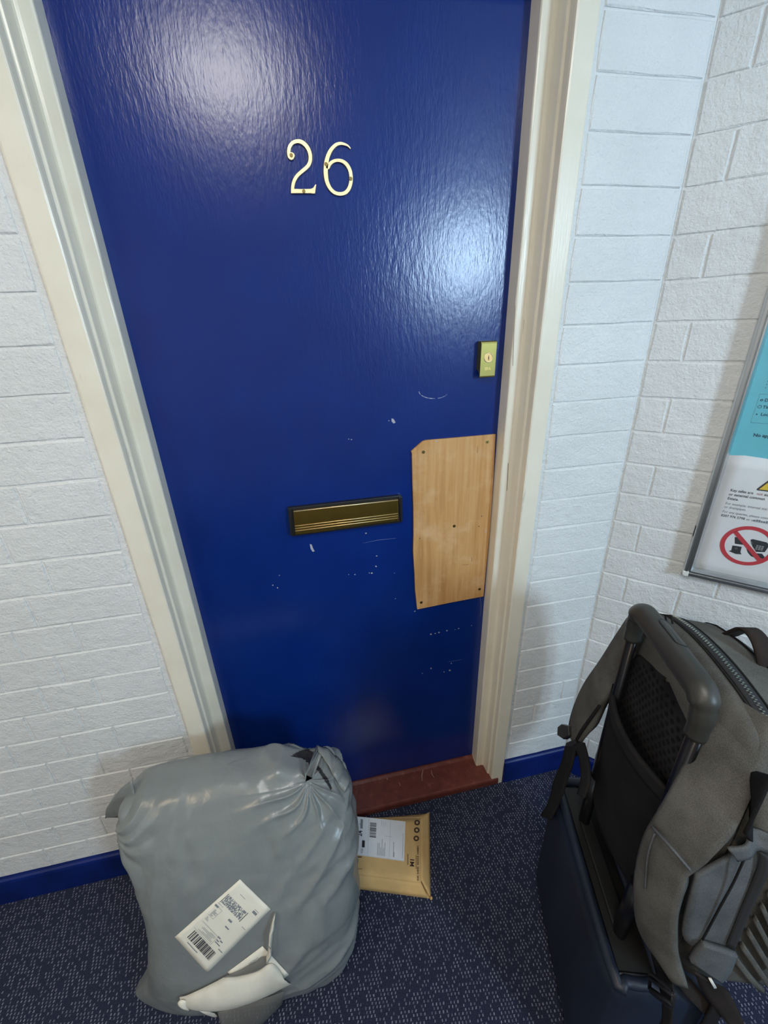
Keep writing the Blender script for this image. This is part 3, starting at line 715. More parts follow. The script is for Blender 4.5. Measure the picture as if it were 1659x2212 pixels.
quads('picture', [(.2965+.0048*i, .9795+.0042*j, .2965+.0048*i+.0036, .9795+.0042*j+.003) for i in range(3) for j in range(3)], 'pic_mid', wp, w8)
pic([(.282, .976), (.287, .9765), (.2985, .967), (.3025, .9585), (.294, .9605), (.2865, .968)], 'pic_dark')
pic([(.302, .9705), (.311, .972), (.3175, .965), (.316, .959), (.308, .9605)], 'pic_dark')
pic([(.2630, 1.1205), (.2655, 1.1195), (.3530, 1.1195), (.3555, 1.1205), (.3545, 1.124), (.3105, 1.196), (.308, 1.196), (.264, 1.124)], 'pic_dark')
make('picture', [w8(s, z) for s, z in ((.2668, 1.1222), (.3516, 1.1222), (.3092, 1.192))], [(0, 1, 2)], 'ink_yellow', wp)

# ------------------------------------------------------------------ grey mailing bag
BQ = [0.0034, -0.2648, 0.2793, 0.1448, 0.0349, 0.0973, 0.2915, 0.0754, 0.5743, 4.0074, 4.1403, -0.0669, -0.0485, 0.0197, 0.0503, -0.0229]
def bag_surface(nu=320, nv=200):
    cx0, cy0, a0, b0, dx, dy, a1, b1, h, n1, n2, yaw, am, bm_, ex, ey = BQ
    th = np.linspace(0, 2*np.pi, nu, endpoint=False); ph = np.linspace(-np.pi/2, np.pi/2, nv)
    sg = lambda v, n: np.sign(v)*np.abs(v)**(2/n)
    # even spacing along the superellipse: remap angle
    th = np.arctan2(np.tan(th), 1)*0+th
    T, P = np.meshgrid(th, ph)
    cz = sg(np.sin(P), n2); r = sg(np.cos(P), n2); f = (cz+1)/2; m = 4*f*(1-f)
    X = r*sg(np.cos(T), n1)*(a0+(a1-a0)*f+am*m); Y = r*sg(np.sin(T), n1)*(b0+(b1-b0)*f+bm_*m)
    c, s = np.cos(yaw), np.sin(yaw)
    return np.stack([cx0+dx*f+ex*m+c*X-s*Y, cy0+dy*f+ey*m+s*X+c*Y, h*f+.001], -1)
G = bag_surface()
nv, nu = G.shape[:2]
du = np.roll(G, -1, 1)-np.roll(G, 1, 1); dv = np.gradient(G, axis=0); NB = np.cross(du, dv)
L = np.linalg.norm(NB, axis=2, keepdims=True); NB = np.where(L > 1e-9, NB/np.maximum(L, 1e-9), [0, 0, 1.])
bag_tree = None
pinch = np.array([.222, -.165, .555]); ear = np.array([-.20, -.15, .50]); lowr = np.array([.02, -.40, .25])
def ridge(x): return 1-abs((x % 1.0)*2-1)
def crease(x): return (1-abs((x % 1.0)*2-1))**2.5
for i in range(nv):
    for j in range(nu):
        q = G[i, j]; v = Vector(q)
        d = .0035*noise.fractal(v*9, 1.0, 2.0, 3)+.0016*noise.noise(v*32)
        e = q-pinch; r = math.hypot(e[0], math.hypot(e[1]*.7, e[2])); ph = math.atan2(e[2], e[0]+1e-9)
        k = math.exp(-(r/.11)**2)
        d += k*(1-math.exp(-(r/.06)**2))*.017*(crease(ph*2.1+1.0*noise.noise(v*10))-.3)-.022*math.exp(-(r/.036)**2)
        kr = math.exp(-(((q[0]-.27)/.07)**2+((q[1]+.17)/.16)**2+((q[2]-.47)/.10)**2))
        if kr > .02:
            vd = noise.voronoi(v*17+Vector((3, 1, 7)))[0]; d += kr*.012*(min(1, (vd[1]-vd[0])*1.6)-.5)
        e2 = q-ear; r2 = np.linalg.norm(e2); ph2 = math.atan2(e2[2], e2[0]+1e-9)
        d += .012*math.exp(-(r2/.10)**2)*(ridge(ph2*1.7+.8*noise.noise(v*9))-.5)
        # drag folds running up the right flank
        wgt = max(0., min(1., (q[0]-.06)/.16))*max(0, 1-abs(q[2]-.26)/.26)
        d += wgt*.016*(crease((q[2]*1.0-q[0]*.62)*14+1.1*noise.noise(v*6))-.3)+wgt*.004*(crease((q[2]-q[0]*.4)*31+noise.noise(v*11))-.3)
        # vertical pulls on the front under the top
        wg3 = max(0, 1-abs(q[2]-.44)/.16)*max(0, min(1, (.25-q[0])/.1))
        d += wg3*.004*(ridge(q[0]*21+noise.noise(v*8)*1.2)-.5)
        q = q+NB[i, j]*d
        fl = max(0., min(1., (-.06-q[0])/.14)); fl = fl*fl*(3-2*fl)*max(0., 1-q[2]/.19)**1.3*math.exp(-((q[1]+.33)/.075)**2)
        q[0] -= .105*fl*fl; q[1] += .045*fl; q[2] *= 1-.6*fl; q[2] += fl*.004*math.sin(q[1]*160)
        G[i, j] = q
G[..., 2] = np.maximum(G[..., 2], .0008); G[..., 1] = np.minimum(G[..., 1], -.014)
bV = [tuple(q) for q in G.reshape(-1, 3)]
bF = [(i*nu+j, i*nu+(j+1) % nu, (i+1)*nu+(j+1) % nu, (i+1)*nu+j) for i in range(nv-1) for j in range(nu)]
bag = thing('mailing_bag', (.03, -.25, 0))
tag(bag, 'bulging grey plastic mailing bag with a white address label leaning before the wall', 'bag')
body = fixn(make('bag_body', bV, bF, 'poly', bag, True))
tree = BVHTree.FromPolygons([Vector(q) for q in bV], bF)
def on_bag(px, off=.0012):
    d = ray(px); d = Vector(d/np.linalg.norm(d))
    loc, nor, idx, dist = tree.ray_cast(Vector(CAM), d)
    if loc is None:
        loc, nor, idx, dist = tree.find_nearest(Vector(hit(px, (0, 1, 0), -.34)))
    if nor.dot(d) > 0: nor = -nor
    return np.array(loc+nor*off)
def quad_fn(c, off):   # (s, t) in the unit square -> bag surface through four photo corners
    c = [np.array(q, float) for q in c]
    def fn(s, t):
        return on_bag((c[0]*(1-s)+c[1]*s)*(1-t)+(c[3]*(1-s)+c[2]*s)*t, off)
    return fn
# address label: s runs along its long side (lower left to upper right), t from top-left edge to the lower right
LC = [(378, 2023), (518.5, 1898.5), (585, 1963), (448.5, 2100.5)]
lf0 = quad_fn(LC, .0010)
Gl = np.array([[lf0(s, t) for t in np.linspace(0, 1, 11)] for s in np.linspace(0, 1, 19)])
lab = grid_solid('address_label', Gl, 'paper_warm', bag, .0003); tag(lab, 'white printed address label on the grey bag')
lf = quad_fn(LC, .0016)
random.seed(11)
bars, t = [], .17
while t < .83:
    w = random.choice([.006, .009, .014, .02, .03]); bars.append((.105, t, .225, min(.84, t+w))); t += w+random.choice([.006, .009, .014, .02])
quads('barcode', bars, 'ink', lab, lf)
quads('print', [(.065, .25, .075, .55)], 'ink_soft', lab, lf)
cells = []
for i in range(9):
    for j in range(34):
        if random.random() < .62: cells.append((.665+.0135*i, .10+.0165*j, .665+.0135*(i+1), .10+.0165*(j+1)))
quads('print', [(.655, .075, .795, .088), (.655, .685, .795, .70)], 'ink', lab, lf); quads('print', cells, 'ink_soft', lab, lf)
quads('print', [(.635, .06, .640, .92), (.46, .26, .465, .26), (.46, .255, .60, .26), (.46, .10, .463, .26), (.60, .10, .603, .26), (.24, .12, .243, .62), (.36, .12, .363, .62), (.24, .615, .36, .62)], 'ink_soft', lab, lf)
quads('print', [(.585, .05, .61, .15), (.575, .49, .60, .59), (.50, .55, .515, .66), (.36, .60, .375, .68), (.345, .70, .36, .77), (.325, .63, .338, .70), (.30, .64, .312, .78), (.27, .80, .28, .92), (.88, .26, .885, .42), (.83, .74, .86, .86), (.875, .74, .88, .86)]+[(.40+.012*k, .13, .405+.012*k, .13+.03+.12*random.random()) for k in range(4)]+[(.47+.012*k, .13, .476+.012*k, .13+.03+.09*random.random()) for k in range(8)]+[(.26+.015*k, .15+.3*random.random(), .264+.015*k, .5+.1*random.random()) for k in range(6)], 'ink_soft', lab, lf)
# second label under the torn pouch
f9 = lambda a, b: (380+a*.16275, 2040+b*.16272)
def px_sheet(name, top, bot, off, bul, mat, parent, nx=8, thick=.0008, sub=4):
    A = catmull([np.array([*f9(*q), 0.]) for q in top], sub); B = catmull([np.array([*f9(*q), 0.]) for q in bot], sub)
    rows = []
    for i, (a, b) in enumerate(zip(A, B)):
        e = math.sin(math.pi*i/(len(A)-1))
        rows.append([on_bag((a*(1-t)+b*t)[:2], off+bul*(math.sin(math.pi*t)**.7)*(.25+.75*e)) for t in np.linspace(0, 1, nx+1)])
    return grid_solid(name, np.array(rows), mat, parent, thick)
l2 = px_sheet('second_label', [(690, 355), (900, 200), (1150, 12)], [(900, 640), (1250, 560), (1500, 390)], .0015, 0, 'paper_warm', bag, 8, .0006); tag(l2, 'half hidden white label under the torn pouch')
random.seed(5)
lo_ = [f9(970, 232), f9(1090, 150), f9(1120, 190), f9(1000, 272)]
lfb = quad_fn(lo_, .0026); bb, t = [], 0.0
while t < 1: bb.append((t, 0, t+.05, 1)); t += random.choice([.08, .11, .14])
quads('barcode', bb, 'ink_soft', l2, lfb)
px_sheet('film_strip', [(640, 395), (830, 320), (960, 250), (1080, 190), (1130, 140), (1200, 128)], [(700, 420), (860, 385), (980, 360), (1100, 320), (1190, 260), (1240, 190)], .004, .004, 'film', bag)
pf = px_sheet('torn_pouch', [(60, 665), (160, 640), (350, 555), (520, 470), (690, 390), (860, 385), (1080, 315), (1280, 225), (1420, 370)], [(190, 795), (300, 800), (480, 818), (640, 806), (810, 778), (1000, 712), (1180, 650), (1330, 590), (1535, 488)], .004, .020, 'pouch', bag, 10, .001, 5)
tag(pf, 'torn open white document pouch hanging from the bag')
px_sheet('pouch_curl', [(52, 690), (80, 655), (125, 650), (160, 660)], [(75, 715), (130, 745), (180, 775), (205, 800)], .010, .006, 'paper_warm', bag)
px_sheet('pouch_edge', [(230, 800), (330, 830), (420, 850), (520, 880)], [(300, 815), (400, 880), (500, 925), (600, 948)], .004, .002, 'pouch', bag)
# long thin tear of film standing up
A = [f9(1205, 165), f9(1225, 60), f9(1250, -120), f9(1275, -300), f9(1310, -440)]; B = [f9(1255, 165), f9(1290, 60), f9(1310, -100), f9(1325, -290), f9(1328, -445)]
Gs = np.array([[on_bag(np.array(a)*(1-t)+np.array(b)*t, .003+.010*(1-abs(2*t-1))+.012*math.sin(math.pi*i/4)) for t in np.linspace(0, 1, 5)] for i, (a, b) in enumerate(zip(catmull([(*q, 0) for q in A], 4), catmull([(*q, 0) for q in B], 4))) for (a, b) in [((a[0], a[1]), (b[0], b[1]))] for i in [i/4]])
grid_solid('film_strip', Gs, 'pouch', bag, .0006)
# clear film hanging from the pouch down to the carpet
top = [f9(*q) for q in ((560, 850), (760, 800), (1000, 715), (1250, 640), (1440, 570))]; bot = [(498, 2235), (512, 2232), (535, 2228), (562, 2216), (606, 2165)]
Gf = []
for a, b in zip(catmull([(*q, 0) for q in top], 4), catmull([(*q, 0) for q in bot], 4)):
    p0 = on_bag(a[:2], .006); p1 = wz(b[:2], .001)
    Gf.append([p0*(1-t)+p1*t+np.array([0, -.012*math.sin(math.pi*t), 0]) for t in np.linspace(0, 1, 7)])
ff = grid_solid('hanging_film', np.array(Gf), 'film', bag, .0005); tag(ff, 'crumpled clear film hanging below the pouch')
# ears: flat welded corners of the bag
def ear_sheet(name, L, R, thick=.0016, wob=.003):
    Lc, Rc = catmull(L, 4), catmull(R, 4); rows = []
    for i, (a, b) in enumerate(zip(Lc, Rc)):
        row = []
        for t in np.linspace(0, 1, 7):
            q = a*(1-t)+b*t; row.append(q+np.array([0, -1, .3])*wob*noise.noise(Vector(q*60)))
        rows.append(row)
    return grid_solid(name, np.array(rows), 'poly', bag, thick)
fe = lambda a, b: (200+a*.36166, 1560+b*.36162)
ear_sheet('bag_corner', [wy(fe(75, 575), -.135), wy(fe(82, 520), -.14), wy(fe(115, 465), -.15), wy(fe(170, 395), -.16), wy(fe(235, 345), -.165)], [wy(fe(95, 570), -.14), wy(fe(140, 568), -.15), wy(fe(190, 575), -.165), wy(fe(225, 560), -.175), wy(fe(260, 480), -.185)])
# gathered neck at the top right and the outline of its opening
pn = [(676, 1603), (698, 1613), (720, 1630), (740, 1654), (752, 1678)]
pm = [(688, 1626), (701, 1647), (716, 1672), (731, 1698), (742, 1714)]
An, Am = catmull([(*q, 0) for q in pn], 5), catmull([(*q, 0) for q in pm], 5)
Gn = [[on_bag((a*(1-t)+b*t)[:2], .004+.006*math.sin(math.pi*t)+.0015*math.sin(i*1.1)) for t in np.linspace(0, 1, 7)] for i, (a, b) in enumerate(zip(An, Am))]
grid_solid('gathered_neck', np.array(Gn), 'poly', bag, .0012)
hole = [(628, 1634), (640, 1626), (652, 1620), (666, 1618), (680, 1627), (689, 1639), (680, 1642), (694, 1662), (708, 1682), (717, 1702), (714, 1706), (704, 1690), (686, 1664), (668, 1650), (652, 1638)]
# shade of the gaping neck, painted as dark faces on the closed bag body
body.data.materials.append(MAT['neck_shade'])
def to_px(P):
    d = np.array(P)-CAM; z = d@_fw; return W/2+F*(d@CR)/z, H/2-F*(d@CU)/z
def inside(x, y, poly):
    c = False; n = len(poly)
    for i in range(n):
        (x1, y1), (x2, y2) = poly[i], poly[i-1]
        if (y1 > y) != (y2 > y) and x < (x2-x1)*(y-y1)/(y2-y1)+x1: c = not c
    return c
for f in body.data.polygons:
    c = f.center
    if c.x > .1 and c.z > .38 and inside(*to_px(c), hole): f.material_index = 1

# ------------------------------------------------------------------ cardboard parcel on the carpet
T0 = [np.array(q) for q in ((.527, -.076), (.482, -.238))]
ex_ = T0[1]-T0[0]; ey_ = np.array([ex_[1], -ex_[0]])/np.linalg.norm(ex_)   # ey_: to the left (under the bag)
TL = [wz((770, 1752), .032)[:2], wz((908, 1768), .032)[:2], wz((909.5, 1906), .032)[:2], wz((770, 1888), .032)[:2]]
BL = [wz((770, 1748), .004)[:2], wz((927.5, 1757), .004)[:2], wz((930, 1940), .004)[:2], wz((770, 1911), .004)[:2]]
dl = (TL[0]-TL[1])/np.linalg.norm(TL[0]-TL[1]); dl2 = (TL[3]-TL[2])/np.linalg.norm(TL[3]-TL[2]); LEN = .262
parcel = thing('cardboard_parcel', (.44, -.14, 0)); tag(parcel, 'flat brown cardboard parcel with a white shipping label lying by the sill', 'parcel')
tA, tB, tC, tD = np.array([*TL[1], .032]), np.array([*TL[2], .032]), np.array([*(TL[2]+dl2*LEN), .032]), np.array([*(TL[1]+dl*LEN), .032])
bA, bB = np.array([*BL[1], .004]), np.array([*BL[2], .004])
bC, bD = np.array([*(BL[2]+dl2*(LEN+.03)), .004]), np.array([*(BL[1]+dl*(LEN+.03)), .004])
bA[1] = min(bA[1], -.02); bD[1] = min(bD[1], -.016); tD[1] = min(tD[1], -.018)
def bil(c, n=10, m=8, wob=.0012):
    return np.array([[(c[0]*(1-s)+c[1]*s)*(1-t)+(c[3]*(1-s)+c[2]*s)*t+np.array([0, 0, wob*noise.noise(Vector((s*4, t*4, c[0][0]*9)))]) for t in np.linspace(0, 1, m+1)] for s in np.linspace(0, 1, n+1)])
grid_solid('top_panel', bil([tA, tB, tC, tD]), 'card', parcel, .002)
pk = np.array([*wz((932, 1942), .002)[:2], .002])
r0 = catmull([tA+[0, 0, .001], tA*.75+tB*.25, tA*.4+tB*.6, tB*.97+tA*.03], 4); r1 = catmull([bA+[0, 0, .008], bA*.75+bB*.25, bA*.4+bB*.6, bB], 4)
sheet('end_flap', r0, r1, 'card', parcel, 4, .002, 1, bulge=.001, bv=(0, 0, 1))
sheet('front_flap', [tB, tB*.7+tC*.3, tB*.3+tC*.7, tC], [bB*.97+bC*.03, bB*.7+bC*.3+[0, 0, 0], bB*.3+bC*.7, bC], 'card', parcel, 4, .002, 4, bulge=.0015, bv=(0, -.4, 1))
sheet('back_flap', [tA, tA*.6+tD*.4, tD], [bA, bA*.6+bD*.4, bD], 'card', parcel, 3, .002, 4)
sheet('bottom_panel', [bA*[1, 1, 0]+[0, 0, .0015], bB*[1, 1, 0]+[0, 0, .0015]], [bD*[1, 1, 0]+[0, 0, .0015], bC*[1, 1, 0]+[0, 0, .0015]], 'card', parcel, 4, .002)
tube('torn_corner', [bB+[.0, 0, .002], (bB+pk)/2+[0, 0, .003], pk+[.001, -.001, .002]], [.004, .005, .003], 'card', parcel, 8)
f8 = lambda a, b: (760+a*.1085, 1740+b*.1085)
ZT = .0342
def on_top(px, z=ZT): return wz(px, z)
c4 = [f8(80, 215), f8(1068, 318), f8(1040, 1110), f8(50, 980)]
slab = make('shipping_label', [on_top(q, ZT) for q in c4], [(0, 1, 2, 3)], 'paper', parcel); tag(slab, 'white printed shipping label')
def lq(s, t, z=ZT+.0004):
    c = [np.array(q) for q in c4]; return on_top((c[0]*(1-s)+c[1]*s)*(1-t)+(c[3]*(1-s)+c[2]*s)*t, z)
# label text reads upwards (from the front edge to the back): x along -t, y along -s
def ltext(body, s, t, size, mat='ink', bold=0.0, stretch=1.0):
    o = lq(s, t); ax = lq(s, t-.1)-o; ax /= np.linalg.norm(ax); ay = lq(s-.1, t)-o; ay -= ax*(ay@ax); ay /= np.linalg.norm(ay)
    return text_obj('lettering', body, size, mat, slab, lambda x, y: o+ax*x+ay*y, bold, 0, stretch)
ltext('Tracked', .075, .90, .0105, bold=.0003); ltext('24', .135, .505, .017, bold=.0006)
ltext('02S', .165, .93, .0085)
quads('print', [(.145, .60, .20, .78)], 'ink', slab, lq)
ltext('E1D', .195, .765, .0085, 'paper', .0003)
quads('print', [(.10, .06, .145, .30), (.085, .17, .095, .21)], 'ink_soft', slab, lq)
random.seed(9); bb, t = [], .12
while t < .50:
    w = random.choice([.005, .008, .012, .018]); bb.append((.29, t, .42, min(.51, t+w))); t += w+random.choice([.005, .007, .011])
quads('barcode', bb, 'ink', slab, lq)
quads('print', [(.265, .02, .268, .98), (.05, .985, .98, .988), (.96, .30, .966, .93), (.70, .04, .703, .95), (.60, .42, .75, .424)]+[(.46+.028*k, .94-.02*(k % 2)-(.2+.3*random.random()), .468+.028*k, .94) for k in range(6)]+[(.775, .55, .785, .93), (.79, .8, .80, .93), (.52, .03, .524, .2), (.56, .05, .563, .22), (.60, .04, .603, .18)], 'ink_soft', slab, lq)
def ctext(body, a, b, size, bold=0.0):
    o = on_top(f8(a, b), ZT-.0003); ax = on_top(f8(a+4, b-100), ZT-.0003)-o; ax /= np.linalg.norm(ax); ay = np.array([ax[1], -ax[0], 0])*-1
    text_obj('lettering', body, size, 'ink_card', parcel, lambda x, y: o+ax*x+ay*y, bold)
ctext('M1', 1235, 1222, .0165, .0006)
fq = lambda a, b: on_top(f8(a, b), ZT-.0003)
random.seed(2)
quads('print', [(1110, 965, 1122, 1180), (1275, 990, 1285, 1260)]+[(1300, 800+26*k+random.randint(0, 6), 1330, 818+26*k) for k in range(27) if k not in (7, 15, 22)], 'ink_card', parcel, fq)
quads('print', [(85, 1015, 200, 1035), (80, 1020, 95, 1065)]+[(70+30*k, 1255, 84+30*k, 1272) for k in range(5)], 'ink_card', parcel, fq)
for (a, b) in ((1300, 340), (1293, 490), (1283, 655)):
    ring_print(parcel, a, b, 26, 56, 'ink_card', fq, 20)

# ------------------------------------------------------------------ suitcase (local axes: u along the handle, w away from the camera side, z up)
LT = lambda u, w, z: A0+UV*u+WV*w+np.array([0, 0, z])
case = thing('suitcase', tuple(A0+UV*.18+WV*.1)); tag(case, 'small dark navy wheeled suitcase with its handle pulled up', 'suitcase')
rbox('case_body', (0, 0, .028), (.365, .205, .445), (.035, .035, .035), 'navy_shell', case, 14, LT)
ring = [(.03, .012, .447), (.335, .012, .447), (.352, .03, .447), (.352, .07, .447), (.335, .088, .447), (.03, .088, .447), (.012, .07, .447), (.012, .03, .447)]
tube('recess_rim', catmull(ring+[ring[0]], 4)[:-1], 0.0095, 'navy_shell', case, 10, T=LT, closed=True)
box('handle_recess', (.025, .022, .436), (.340, .080, .449), 'tray', case, T=LT)
box('recess_floor', (.10, .034, .449), (.285, .062, .456), 'tray', case, .004, T=LT)
for s in (.10, .205):
    pass
tube('zip_seam', [(u, .105, z) for u, z in [(.0-.0005, .08), (-.0005, .40), (.03, .4455), (.335, .4455), (.3655, .40), (.3655, .08)]], .0035, 'black_plastic', case, 8, T=LT)
for u in (.045, .32):
    for w in (.035, .17):
        tube('wheel', [(u-.011, w, .022), (u+.011, w, .022)], .022, 'black_plastic', case, 18, T=LT)
        box('wheel_housing', (u-.018, w-.018, .022), (u+.018, w+.018, .05), 'black_plastic', case, .004, T=LT)
GZ = 1.026
for u in (.098, .286):
    tube('pole', [(u, .045, .44), (u, .045, .72), (u, .045, GZ-.02)], .0115, 'pole', case, 14, flat=((0, 1, 0), .7), T=LT)
    tube('pole_sleeve', [(u, .045, .435), (u, .045, .60)], .0142, 'pole', case, 14, flat=((0, 1, 0), .75), T=LT)
gp = [(.098, .045, GZ-.060), (.098, .045, GZ-.032), (.1015, .045, GZ-.010), (.112, .045, GZ+.003), (.130, .045, GZ+.006), (.192, .045, GZ+.007), (.254, .045, GZ+.006), (.272, .045, GZ+.003), (.2825, .045, GZ-.010), (.286, .045, GZ-.032), (.286, .045, GZ-.060)]
grip = tube('grip', catmull(gp, 4), [(.0135 if (i < 4 or i > 36) else .0150 if (i < 9 or i > 31) else .0185) for i in range(41)], 'grip', case, 20, flat=((0, 1, 0), 1.0), T=LT)
bt = []
for k in range(28):
    a = 2*math.pi*k/28; bt.append((.180+(.020 if math.cos(a) > 0 else -.020)+.0088*math.cos(a), .0515+.0092*math.sin(a)))
gz = lambda w: GZ+.007+math.sqrt(max(.0185**2-(w-.045)**2, 0))
bo = prism('release_button', [LT(u, w, gz(w)+.0009) for u, w in bt], (0, 0, 0), (0, 0, -.006), 'button', grip, .0008); tag(bo, 'oval release button on the grip')
tube('button_groove', [LT(u, w, gz(w)+.0001) for u, w in bt], .0009, 'tray', grip, 6, closed=True)

# ------------------------------------------------------------------ backpack slid over the suitcase handle
pack = thing('backpack', tuple(LT(.18, .19, .46))); tag(pack, 'charcoal grey backpack standing on the suitcase, strapped over its handle', 'backpack')
def pk_warp(q):
    u, w, z = q; t = (z-.47)/.53
    uc = .175+(u-.175)*(1-.10*max(0, t-.6)**1.5*2); wc = .08+(w-.08)*(1-.30*max(0, t-.55)/.45)
    zc = z-.035*((u-.175)/.18)**2*max(0, t)-(w-.12)*.14*max(0, t-.5)*2
    return np.array([uc, wc, zc])+np.array([1, 1, .5])*.003*noise.noise(Vector((u*14, w*14, z*14)))
pbv, pbf = rbox_data((-.012, .078, .468), (.368, .315, 1.005), (.07, .055, .075), 18)
pbv = np.array([LT(*pk_warp(q)) for q in pbv])
pbody = fixn(make('pack_body', pbv, pbf, 'grey_fabric', pack, True))
ptree = BVHTree.FromPolygons([Vector(q) for q in pbv], [tuple(f) for f in pbf])
def pk_top(u, w):
    loc, nor, i, d = ptree.ray_cast(Vector(LT(u, w, 1.3)), Vector((0, 0, -1))); return loc.z if loc else .95
def pk_back(u, z):
    loc, nor, i, d = ptree.ray_cast(Vector(LT(u, -.3, z)), Vector(WV)); return float((np.array(loc)-A0)@WV) if loc else .09
def pk_near(w, z):
    loc, nor, i, d = ptree.ray_cast(Vector(LT(.8, w, z)), Vector(-UV)); return float((np.array(loc)-A0)@UV) if loc else .36
# padded back panel
def arch(u0, u1, z0, z1, n=16):
    r = (u1-u0)/2; c = (u0+u1)/2
    return [(c+r*math.cos(a), z1-r*.75+r*.75*math.sin(a)) for a in np.linspace(0, math.pi, n)]+[(u0, z0), (u1, z0)]
def back_panel(name, u0, u1, z0, z1, lift, mat, thick):
    r = (u1-u0)/2; c = (u0+u1)/2; rows = []
    for t in np.linspace(0, 1, 22):
        z = z0+(z1-z0)*t; zz = z-(z1-r*.75); hw = r if zz <= 0 else r*math.sqrt(max(0, 1-(zz/(r*.75))**2))
        hw = max(hw, .004)
        rows.append([LT(c+hw*k, pk_back(c+hw*k, z)-lift*(1-.5*abs(k)**3), z) for k in np.linspace(-1, 1, 13)])
    return grid_solid(name, np.array(rows), mat, pack, thick)
tag(back_panel('back_panel', .008, .345, .50, .985, .006, 'grey_fabric', .006), 'grey padded back panel')
mp_ = back_panel('mesh_panel', .045, .300, .50, .945, .013, 'mesh', .008); tag(mp_, 'black dimpled spacer mesh arch')
V, Fc = [], []
for i in range(-10, 11):
    for j in range(0, 36):
        u = .1725+i*.0135+(.00675 if j % 2 else 0); z = .51+j*.0122
        zz = z-(.945-.1275*.75); hw = .1275 if zz <= 0 else .1275*math.sqrt(max(0, 1-(zz/.0956)**2))
        if abs(u-.1725) > hw-.012: continue
        wv = pk_back(u, z)-.013*(1-.5*abs((u-.1725)/max(hw, .01))**3)-.0046; s = len(V)
        for k in range(6):
            a = math.pi*k/3; V.append(LT(u+.0044*math.cos(a), wv, z+.0044*math.sin(a)))
        Fc.append(tuple(range(s, s+6)))
tag(make('mesh_dimples', V, Fc, 'mesh_dot', mp_), kind='stuff')
# luggage sleeve across the poles
sl = sheet('luggage_sleeve', [(.070, .060, .56), (.071, .056, .66), (.072, .052, .76), (.073, .050, .832)], [(.290, .064, .56), (.290, .060, .66), (.289, .056, .76), (.288, .055, .832)], 'dark_fabric', pack, 10, .004, 5, T=LT, bulge=-.028, bv=(0, 1, 0)); tag(sl, 'black sleeve holding the backpack to the handle')
sheet('sleeve_hem', [(.0725, .0505, .806), (.073, .050, .834)], [(.289, .0555, .806), (.288, .055, .834)], 'web', pack, 10, .007, 4, T=LT, bulge=-.0295, bv=(0, 1, 0))
# straps as sheets between two traced edges at given depths
def strap(name, Lp, Rp, mat, thick=.012, nx=6, bul=.0, parent=pack, lab_=None):
    L = [pw(q, w) if w is not None else q for q, w in Lp]; R = [pw(q, w) for q, w in Rp]
    o = sheet(name, L, R, mat, parent, nx, thick, 5, T=LT, bulge=-bul if bul else 0, bv=(0, 1, 0))
    if lab_: tag(o, lab_)
    return o
strap('shoulder_strap', [((1362, 1338), .085), ((1334, 1380), .07), ((1302, 1430), .055), ((1266, 1482), .045), ((1243, 1535), .036), ((1234, 1578), .03), ((1243, 1602), .03)],
      [((1410, 1345), .085), ((1388, 1388), .075), ((1366, 1428), .066), ((1334, 1478), .058), ((1306, 1520), .046), ((1283, 1570), .036), ((1258, 1600), .032)], 'grey_fabric', .014, 8, .006, lab_='far shoulder strap hanging loose beside the handle')
strap('strap_seam', [((1294, 1522), .030), ((1275, 1548), .024), ((1256, 1575), .02), ((1244, 1596), .02)], [((1298, 1524), .030), ((1279, 1551), .024), ((1260, 1578), .02), ((1248, 1598), .02)], 'web', .003, 2)
strap('shoulder_strap', [((1566, 1478), .125), ((1542, 1530), .10), ((1515, 1592), .07), ((1478, 1668), .04), ((1440, 1738), .020), ((1404, 1800), .014), ((1386, 1860), .014), ((1378, 1930), .020), ((1383, 1990), .030), ((1400, 2030), .042), ((1432, 2072), .056), ((1462, 2112), .07)],
      [((1680, 1560), .135), ((1672, 1600), .125), ((1658, 1650), .11), ((1628, 1712), .09), ((1590, 1792), .062), ((1545, 1845), .044), ((1492, 1886), .034), ((1476, 1930), .030), ((1464, 1980), .032), ((1463, 2030), .042), ((1468, 2075), .056), ((1484, 2122), .075)], 'grey_fabric', .014, 10, .010, lab_='near shoulder strap running down the front of the pack')
for A_, B_, w_ in (([(1406, 1786), (1445, 1830), (1490, 1882)], [(1409, 1783), (1448, 1827), (1492, 1878)], (.004, .004, .022)), ([(1412, 1800), (1397, 1850), (1392, 1920)], [(1415, 1801), (1400, 1851), (1395, 1921)], (.0005, 0.0, .006))):
    strap('strap_seam', list(zip(A_, w_)), list(zip(B_, w_)), 'side_fabric', .002, 2)
# webbing and ladder lock under the near strap
strap('webbing', [((1400, 2018), .060), ((1408, 2060), .062), ((1420, 2110), .062), ((1432, 2170), .058), ((1428, 2240), .05)], [((1440, 2062), .060), ((1450, 2100), .062), ((1455, 2150), .062), ((1452, 2200), .058), ((1446, 2260), .05)], 'web', .003, 4)
def px_loop(name, pts, w, r, mat):
    P = [pw(q, w) for q in pts]; return tube(name, P, r, mat, pack, 8, T=LT, closed=True)
px_loop('buckle', [(1404, 2106), (1408, 2104), (1450, 2138), (1455, 2146), (1453, 2172), (1448, 2176), (1406, 2142), (1403, 2136)], .045, .0028, 'black_plastic')
for a, b in (((1404, 2112), (1454, 2150)), ((1405, 2136), (1452, 2170))):
    tube('buckle_bar', [pw(a, .044), pw(b, .044)], .003, 'black_plastic', pack, 8, T=LT)
